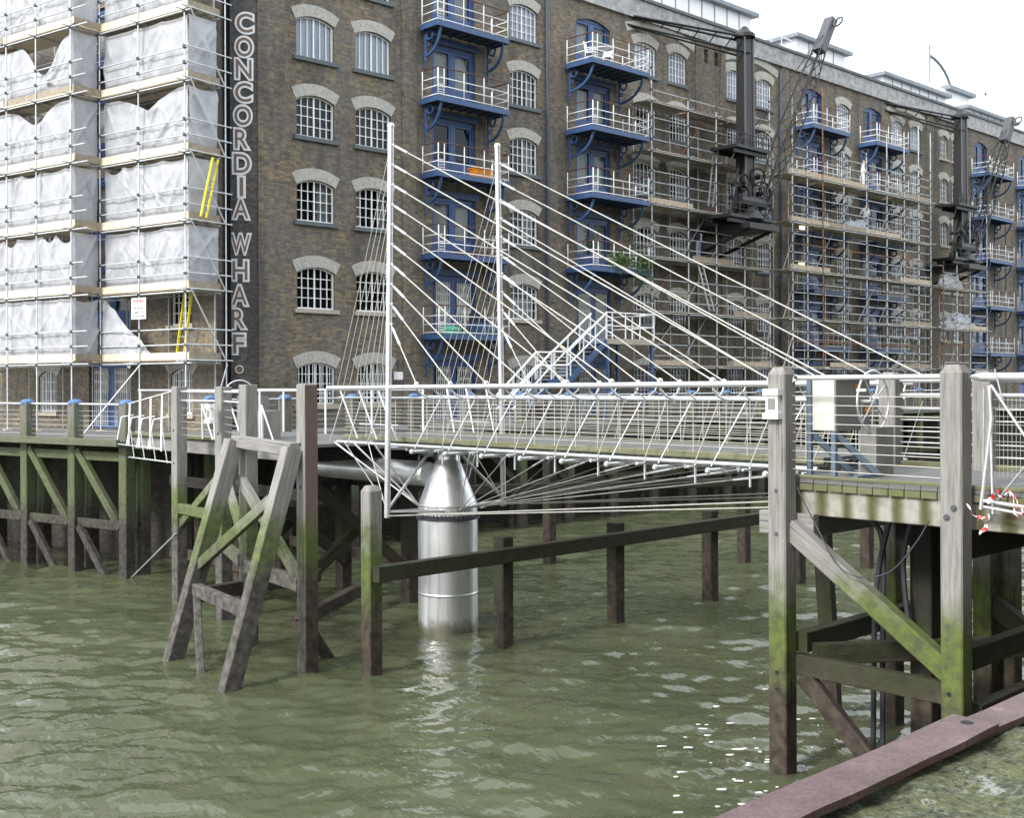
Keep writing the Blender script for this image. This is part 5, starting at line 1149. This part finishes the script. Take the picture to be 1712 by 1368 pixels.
ribbon('barrier_tape', [g(1618, 845, 13.4), g(1628, 862, 13.4), g(1645, 868, 13.45), g(1655, 862, 13.4), g(1648, 880, 13.4), g(1637, 897, 13.4)], .055, 'red and white tape end dangling below the tube gate')
ribbon('barrier_tape', [g(1652, 840, 13.45), g(1667, 820, 13.45), g(1675, 835, 13.45), g(1686, 818, 13.45), g(1692, 845, 13.42), g(1700, 865, 13.4), g(1690, 822, 13.45), g(1706, 850, 13.4), g(1718, 868, 13.4)], .055, 'red and white tape knotted round the bottom tubes of the gate')
lamp_box(V(13.36, 8.96, -.28), 'white bulkhead lamp on the tall post carrying the diagonal brace', .95)
# control cabinet, plinth, handwheel
CC = thing('control_cabinet', 'grey control cabinet on blue-grey braced legs on the approach deck', 'cabinet', (14.5, 8.6, -1.3))
MB().span((14.05, 8.40, -.66), (14.95, 8.78, .06)).build('body', 'grey_box', CC); MB().span((14.036, 8.42, -.65), (14.05, 8.76, .05)).build('door', 'cream', CC); MB().span((14.03, 8.36, .062), (14.97, 8.82, .10)).build('lid', 'bluegrey', CC)
for y in (8.80, 8.42):
    MB().beam((14.03, y, -1.298), (14.03, y, .05 if y > 8.5 else -.66), .07, .07, .006).build('leg', 'bluegrey', CC); MB().beam((14.08, y-.0, -.70), (14.58, y-.35, -1.27), .07, .08, .006).build('leg_brace', 'bluegrey', CC)
MB().span((14.0, 8.05, -1.298), (14.7, 8.12, -1.25)).build('foot', 'bluegrey', CC)
MB().box((14.62, 8.392, -.05), (.14, .012, .07)).build('warning_label', 'orange', CC); MB().cyl((14.86, 8.40, -.38), (14.86, 8.36, -.38), .05, 14).build('warning_disc', 'orange', CC)
tag(MB().span((14.62, 8.12, -1.298), (15.1, 8.36, -.62)).build('concrete_plinth', 'conc'), 'pale concrete plinth under the handwheel beside the cabinet', 'plinth')
HW = thing('handwheel', 'large steel spoked handwheel standing before the grey cabinet', 'handwheel', (14.75, 8.1, -.3))
hc = V(14.72, 8.22, -.26); MB().ring(hc, (0, 1, 0), .43, .018, 36, 8).build('rim', 'steel', HW, smooth=True)
for t in (.6, 2.2, 3.9, 4.6, 5.6): rod('spoke', hc, hc+V(.42*math.cos(t), 0, .42*math.sin(t)), .013, 'tube', HW)
MB().cyl(hc-V(0, .03, 0), hc+V(0, .2, 0), .035, 10).build('hub', 'steel', HW)
MB().cyl(hc+V(-.40, -.12, .16), hc+V(-.40, .02, .16), .02, 8).build('grip', 'white', HW); rod('spindle', hc+V(0, .2, 0), V(hc.x, hc.y+.2, -1.3), .03, 'tube', HW)
# hoses and slack cable under the deck
def curve_pts(cs, n=24):
    cs = [Vector(c) for c in cs]; o = []
    for i in range(len(cs)-1):
        p0, p1, p2, p3 = cs[max(i-1, 0)], cs[i], cs[i+1], cs[min(i+2, len(cs)-1)]
        for k in range(n//(len(cs)-1)):
            t = k/(n//(len(cs)-1)); o.append(.5*((2*p1)+(p2-p0)*t+(2*p0-5*p1+4*p2-p3)*t*t+(3*p1-p0-3*p2+p3)*t**3))
    return o+[cs[-1]]
def hose(name, cs, r_, m, label, cat, group=None): tag(MB().tube(curve_pts(cs, 60), r_, 8).build(name, m), label, cat, group)
h = lambda px, py, a: ona(px, py, a)
hose('hose', [h(1455, 868, 14.9), h(1472, 890, 14.9), h(1477, 930, 14.9), h(1477, 1000, 14.9), h(1476, 1100, 14.9), h(1476, 1260, 14.9)], .042, 'rubber', 'thick dark hose bending down beside the middle pile under the deck', 'hose')
hose('hose', [h(1490, 862, 14.85), h(1480, 900, 14.85), h(1468, 960, 14.85), h(1462, 1050, 14.85), h(1460, 1260, 14.85)], .040, 'rubber', 'dark hose crossing behind the bent one under the deck', 'hose')
hose('hose', [h(1525, 868, 14.95), h(1512, 920, 14.95), h(1512, 980, 14.95), h(1522, 1060, 14.95)], .038, 'rubber', 'dark hose hanging to the horizontal tie beam', 'hose')
hose('slack_cable', [h(1332, 815, 13.6), h(1370, 890, 13.4), h(1400, 945, 13.4), h(1440, 966, 13.4), h(1490, 955, 13.4), h(1530, 910, 13.45), h(1553, 872, 13.5)], .010, 'rubber', 'thin grey cable sagging between the two abutment posts', 'cable')

# ------------------------------------------------------------------ small things on balconies
def chair(c, rz, label):
    o = thing('garden_chair', label, 'chair', c, 'white chairs on the top balcony'); Q = Matrix.Rotation(rz, 3, 'Z'); tr = lambda b: [setattr(b, 'v', [Q@v+Vector(c) for v in b.v]), b][1]
    tr(MB().span((-.24, -.24, .40), (.24, .24, .44))).build('seat', 'white', o); tr(MB().beam((0, .22, .44), (0, .30, .92), .46, .04, .01, up=(0, 1, 0))).build('backrest', 'white', o)
    for x in (-.21, .21):
        for y in (-.21, .21): tr(MB().cyl((x, y, 0), (x*1.1, y*1.1, .41), .02, 6)).build('leg', 'white', o)
        tr(MB().beam((x, -.22, .62), (x, .25, .64), .05, .03, .005)).build('armrest', 'white', o)
chair((37.0, 34.0, FLOOR[0]+.004), .5, 'white plastic garden chair on the top balcony, pushed against the railing end')
chair((38.1, 34.1, FLOOR[0]+.004), -1.0, 'white plastic garden chair on the top balcony by the round table')
o = thing('round_table', 'white round table on the top balcony', 'table', (37.6, 33.85, FLOOR[0])); MB().lathe((37.6, 33.85, FLOOR[0]), [(.42, .68), (.43, .70), (.42, .72)], 20).build('tabletop', 'white', o); MB().cyl((37.6, 33.85, FLOOR[0]+.004), (37.6, 33.85, FLOOR[0]+.68), .04, 8).build('leg', 'white', o)
o = thing('planter_box', 'orange terracotta coloured box on the balcony behind the far mast', 'box', (30.9, 34.4, FLOOR[2])); p = o.location
MB().prism([(30.55, 34.3, FLOOR[2]+.03), (31.35, 34.3, FLOOR[2]+.03), (31.35, 34.7, FLOOR[2]+.03), (30.55, 34.7, FLOOR[2]+.03)], [(30.5, 34.25, FLOOR[2]+.44), (31.4, 34.25, FLOOR[2]+.44), (31.4, 34.75, FLOOR[2]+.44), (30.5, 34.75, FLOOR[2]+.44)]).build('body', 'orange', o)
MB().span((30.47, 34.22, FLOOR[2]+.441), (31.43, 34.78, FLOOR[2]+.49)).build('lid', 'orange', o)
o = thing('covered_tub', 'low round green tub on the lowest balcony', 'tub', (29.3, 34.5, FLOOR[4])); MB().lathe((29.3, 34.5, FLOOR[4]), [(.42, .003), (.46, .2), (.44, .26), (.25, .36), (.05, .40)], 20).build('body', 'green_plastic', o); MB().ring((29.3, 34.5, FLOOR[4]+.22), (0, 0, 1), .46, .02, 20, 5).build('rim', 'green_plastic', o)
o = thing('covered_bench', 'dark blue covered bench beside the green tub on the lowest balcony', 'bench', (31, 34.5, FLOOR[4])); MB().span((30.6, 34.3, FLOOR[4]+.004), (31.6, 34.8, FLOOR[4]+.55)).build('seat', 'blue_dull', o); MB().beam((31.1, 34.8, FLOOR[4]+.5), (31.1, 34.86, FLOOR[4]+.95), 1.0, .05, .02, up=(0, 1, 0)).build('backrest', 'navy', o)
for i, (a, m) in enumerate(((29.6, 'red'), (30.5, 'red'))): tag(MB().prism([(a, 34.35, FLOOR[3]+.004), (a+.7, 34.35, FLOOR[3]+.004), (a+.7, 34.6, FLOOR[3]+.004), (a, 34.6, FLOOR[3]+.004)], [(a-.03, 34.32, FLOOR[3]+.26), (a+.73, 34.32, FLOOR[3]+.26), (a+.73, 34.63, FLOOR[3]+.26), (a-.03, 34.63, FLOOR[3]+.26)]).build('trough', 'brown_rail'), ('dark red trough before the doors on the balcony above the green tub', 'dark red trough nearer the far mast on the balcony above the green tub')[i], 'trough', 'troughs on one balcony')
def foliage(c, rx, ry, rz, n, label, name='balcony_plant', trail=0):
    rr = random.Random(int(c[0]*100)+n); o = thing(name, label, 'plant', c, None); b = MB()
    for i in range(n):
        d = Vector((rr.gauss(0, .5), rr.gauss(0, .5), rr.gauss(0, .5))); p = Vector(c)+V(d.x*rx, d.y*ry, d.z*rz-(trail*rr.random()**2))
        u = Vector((rr.uniform(-1, 1), rr.uniform(-1, 1), rr.uniform(-1, 1))).normalized(); v = u.cross(Vector((rr.uniform(-1, 1), rr.uniform(-1, 1), .3))).normalized(); s = rr.uniform(.03, .07)
        b.quad(p-u*s, p+v*s*.6, p+u*s, p-v*s*.6)
    b.build('foliage', 'leaf', o); st = MB()
    for i in range(6): st.cyl(Vector(c)-V(0, 0, rz*.7), Vector(c)+V(rr.uniform(-rx, rx)*.6, rr.uniform(-ry, ry)*.6, rr.uniform(-.2, .7)*rz), .008, 4)
    st.build('stems', 'brown_rail', o)
foliage((38.2, 33.42, FLOOR[3]+.50), .75, .22, .32, 900, 'leafy climber spilling over the railing of the planted balcony', trail=.5)
foliage((39.7, 33.42, FLOOR[3]+.55), .55, .25, .42, 900, 'bushy plant at the end of the planted balcony, trailing below it', trail=1.0)
foliage((37.6, 34.6, FLOOR[3]+1.2), .35, .25, .45, 220, 'dark shrub against the doors of the planted balcony')
foliage((39.9, 34.3, FLOOR[3]+1.9), .25, .2, .5, 160, 'hanging basket plant above the planted balcony')
# white bundles of sheeting on the lower scaffold
def bundle(c, r_, label):
    b = MB(); n, m = 26, 12
    for j in range(m+1):
        for i in range(n):
            t = 2*math.pi*i/n; f = math.pi/2*j/m; v = Vector((math.cos(t)*math.cos(f)*r_[0], math.sin(t)*math.cos(f)*r_[1], math.sin(f)*r_[2])); v *= 1+.35*noise.fractal(v*2.2+Vector(c), 1, 2, 4)
            b.v.append(Vector(c)+V(v.x, v.y, max(v.z, 0)))
    for j in range(m):
        for i in range(n): b.f.append((j*n+i, j*n+(i+1) % n, (j+1)*n+(i+1) % n, (j+1)*n+i))
    tag(b.build('folded_sheet', 'sheet'), label, 'sheet')
q1 = onb(1588, 497, 33.5); bundle((q1.x, 33.5, FAZ[1]+2.55), (1.4, .45, .8), 'heap of white sheeting on the upper boards under the crane beyond the dense scaffolding')
q1 = onb(1600, 545, 33.4); bundle((q1.x, 33.4, FAZ[1]+.04), (2.2, .45, .9), 'long heap of white sheeting on the lower boards under the crane beyond the dense scaffolding')
q1 = onb(1432, 398, 33.3); bundle((q1.x, 33.3, FAZ[3]+.04), (1.3, .4, .7), 'crumpled white sheet heaped on the dense scaffolding')
# work lamps glowing behind the scaffold
for (px, py), lab in (((1341, 378), 'lit work lamp on the upper boards behind the dense scaffolding'), ((1340, 445), 'lit work lamp on the middle boards behind the dense scaffolding')):
    q1 = onb(px, py, 33.5); L_ = thing('work_lamp', lab, 'lamp', q1); MB().box(q1, (.34, .12, .34)).build('lens', 'lamp', L_); MB().box(q1+V(0, .09, 0), (.40, .05, .40)).build('housing', 'grey_iron', L_); rod('stand', q1-V(0, 0, .2), q1-V(0, 0, .9), .02, 'grey_iron', L_)

# ------------------------------------------------------------------ people
def person(c, rz, label, top_m, leg_m, pose='stand', braces=False):
    c = Vector(c); P_ = thing('person', label, 'person', c); Q = Matrix.Rotation(rz, 3, 'Z')
    J = dict(pel=(0, 0, .95), wai=(0, .01, 1.10), che=(0, .0, 1.34), nec=(0, -.02, 1.50), hd0=(0, -.04, 1.60), hd1=(0, -.05, 1.74),
             shl=(-.19, 0, 1.43), ell=(-.27, -.02, 1.15), wrl=(-.22, -.20, .98), hal=(-.20, -.28, .95), shr=(.19, 0, 1.43), elr=(.28, -.04, 1.16), wrr=(.24, -.25, 1.06), har=(.22, -.33, 1.05),
             hpl=(-.10, 0, .90), knl=(-.12, -.04, .50), anl=(-.13, .02, .09), tol=(-.14, -.15, .04), hpr=(.10, 0, .90), knr=(.14, -.02, .50), anr=(.17, .03, .09), tor=(.18, -.14, .04))
    rad = dict(pel=.14, wai=.13, che=.155, nec=.06, hd0=.085, hd1=.085, shl=.075, ell=.05, wrl=.035, hal=.045, shr=.075, elr=.05, wrr=.035, har=.045, hpl=.095, knl=.07, anl=.05, tol=.04, hpr=.095, knr=.07, anr=.05, tor=.04)
    ed = [('pel', 'wai'), ('wai', 'che'), ('che', 'nec'), ('nec', 'hd0'), ('hd0', 'hd1'), ('che', 'shl'), ('shl', 'ell'), ('ell', 'wrl'), ('wrl', 'hal'), ('che', 'shr'), ('shr', 'elr'), ('elr', 'wrr'), ('wrr', 'har'), ('pel', 'hpl'), ('hpl', 'knl'), ('knl', 'anl'), ('anl', 'tol'), ('pel', 'hpr'), ('hpr', 'knr'), ('knr', 'anr'), ('anr', 'tor')]
    ks = list(J); me = bpy.data.meshes.new('p'); me.from_pydata([tuple(Q@Vector(J[k])) for k in ks], [(ks.index(a), ks.index(b)) for a, b in ed], [])
    o = bpy.data.objects.new('p', me); COL.objects.link(o); md = o.modifiers.new('s', 'SKIN'); o.modifiers.new('u', 'SUBSURF').levels = 1
    for i, k in enumerate(ks): sv = me.skin_vertices[0].data[i]; sv.radius = (rad[k], rad[k]); sv.use_root = (k == 'pel')
    bpy.context.view_layer.update(); m2 = bpy.data.meshes.new_from_object(o.evaluated_get(bpy.context.evaluated_depsgraph_get())); bpy.data.objects.remove(o)
    for mm in ('skin', top_m, leg_m, 'hair'): m2.materials.append(MT[mm])
    for p in m2.polygons:
        z = p.center.z; r_ = (Q.inverted()@p.center); p.use_smooth = True
        hand = abs(r_.x) > .17 and r_.y < -.18 and z < 1.2
        p.material_index = 0 if (hand and z > .5) else (3 if z > 1.70 or (z > 1.60 and r_.y > .0) or z < .08 else (0 if z > 1.50 else (1 if z > .98 else 2)))
    obj('body', m2, None, P_, c)
    b = MB()
    for x in (-.08, .08): b.box(Q@Vector((x*.45, -.135, 1.655)) + c, (.022, .012, .014), rz)
    b.build('eyes', 'dark', P_); b = MB().cyl(c+Q@Vector((0, -.12, 1.62)), c+Q@Vector((0, -.15, 1.61)), .014, 6); b.build('nose', 'skin', P_)
    if braces:
        b = MB()
        for s in (-1, 1):
            b.beam(c+Q@Vector((s*.10, .145, 1.05)), c+Q@Vector((-s*.10, .15, 1.40)), .035, .012, 0)
        b.build('braces', 'white_cloth', P_)
q1 = onb(1168, 443, 34.35); person((q1.x, 34.35, FAZ[2]+.03), R(190), 'person in navy top, pale trousers and crossed braces standing on scaffold boards', 'navy', 'jeans', braces=True)
q1 = onb(1443, 320, 33.3); person((q1.x, 33.3, FAZ[4]+.03 if False else FAZ[3]+2.48), R(30), 'person in white overalls on the upper boards of the dense scaffolding', 'white_cloth', 'white_cloth')
q1 = onb(1447, 398, 33.3); person((q1.x, 33.3, FAZ[3]+.03), R(150), 'person in pale clothes beside the crumpled sheet on the dense scaffolding', 'white_cloth', 'jeans')
# bird high over the roofs
p = onb(1648, 157, 60); BD = tag(MB().lathe(p, [(.02, -.2), (.10, -.08), (.12, .0), (.08, .12), (.03, .2)], 10).quad(p+V(-.1, 0, .05), p+V(-.45, .05, .25), p+V(-.5, .05, .1), p+V(-.1, 0, -.08)).quad(p+V(.1, 0, .05), p+V(.45, .05, .2), p+V(.5, .05, .06), p+V(.1, 0, -.08)).build('bird', 'black_iron'), 'small dark bird flying in the white sky above the roofs', 'bird')
# sign cable clutter: floodlight on the nearest mast, life ring holder
o = thing('wall_floodlight', 'small white floodlight fixed to the brick wall beside the stair handrail', 'lamp', (26.7, 34.9, .45))
MB().box((27.0, 34.85, .35), (.28, .2, .30)).build('housing', 'white', o); rod('arm', (27.0, 34.9, .5), (27.2, FB, .95), .02, 'black_iron', o)

# small white flecks laid on the water beside the abutment
b = MB(); rr = random.Random(11)
for i in range(70):
    px, py = (rr.gauss(1235, 75), rr.gauss(1270, 55)) if i < 56 else (rr.uniform(1690, 1760), rr.uniform(985, 1060))
    if i < 56 and (px > 1420 or py > 1368): continue
    c = onz(px, py, WATER+.045); k = rr.uniform(.006, .022)*(1.6 if i % 9 == 0 else 1); lx = rr.uniform(1.8, 4.2); pts = []
    for j in range(8): t = 2*math.pi*j/8; r_ = k*rr.uniform(.6, 1.2); pts.append(c+RT*r_*lx*math.cos(t)+FW*r_*math.sin(t))
    b.prism([p-V(0, 0, .012) for p in pts], pts)
o = b.build('white_flecks', 'white_cloth'); o['kind'] = 'stuff'; o['label'] = 'small white flecks on the water beside the abutment'; o['category'] = 'flecks'

# unseen warehouse behind the camera, added to darken near faces and window reflections
NB = thing('unseen_shade_warehouse', 'unseen brown brick warehouse added on the near quay to shade the posts', 'building', (25, -6, -1.75))
nops = [(3+3.4*i, 4.5+3.4*i, -.3+3.1*r, 1.5+3.1*r, .2) for i in range(17) for r in range(6)]
wall('wall', (62, -3.6, 0), (-1, 0, 0), 62.5, -1.745, 18, nops, 'brick', par=NB)
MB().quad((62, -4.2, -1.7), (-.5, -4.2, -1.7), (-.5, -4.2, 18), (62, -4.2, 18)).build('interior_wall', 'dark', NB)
MB().span((-.5, -16, 18.0), (62, -3.5, 18.4)).build('roof', 'lead', NB); MB().quad((-.5, -3.6, -1.745), (-.5, -16, -1.745), (-.5, -16, 18), (-.5, -3.6, 18)).build('end_wall', 'brick', NB)
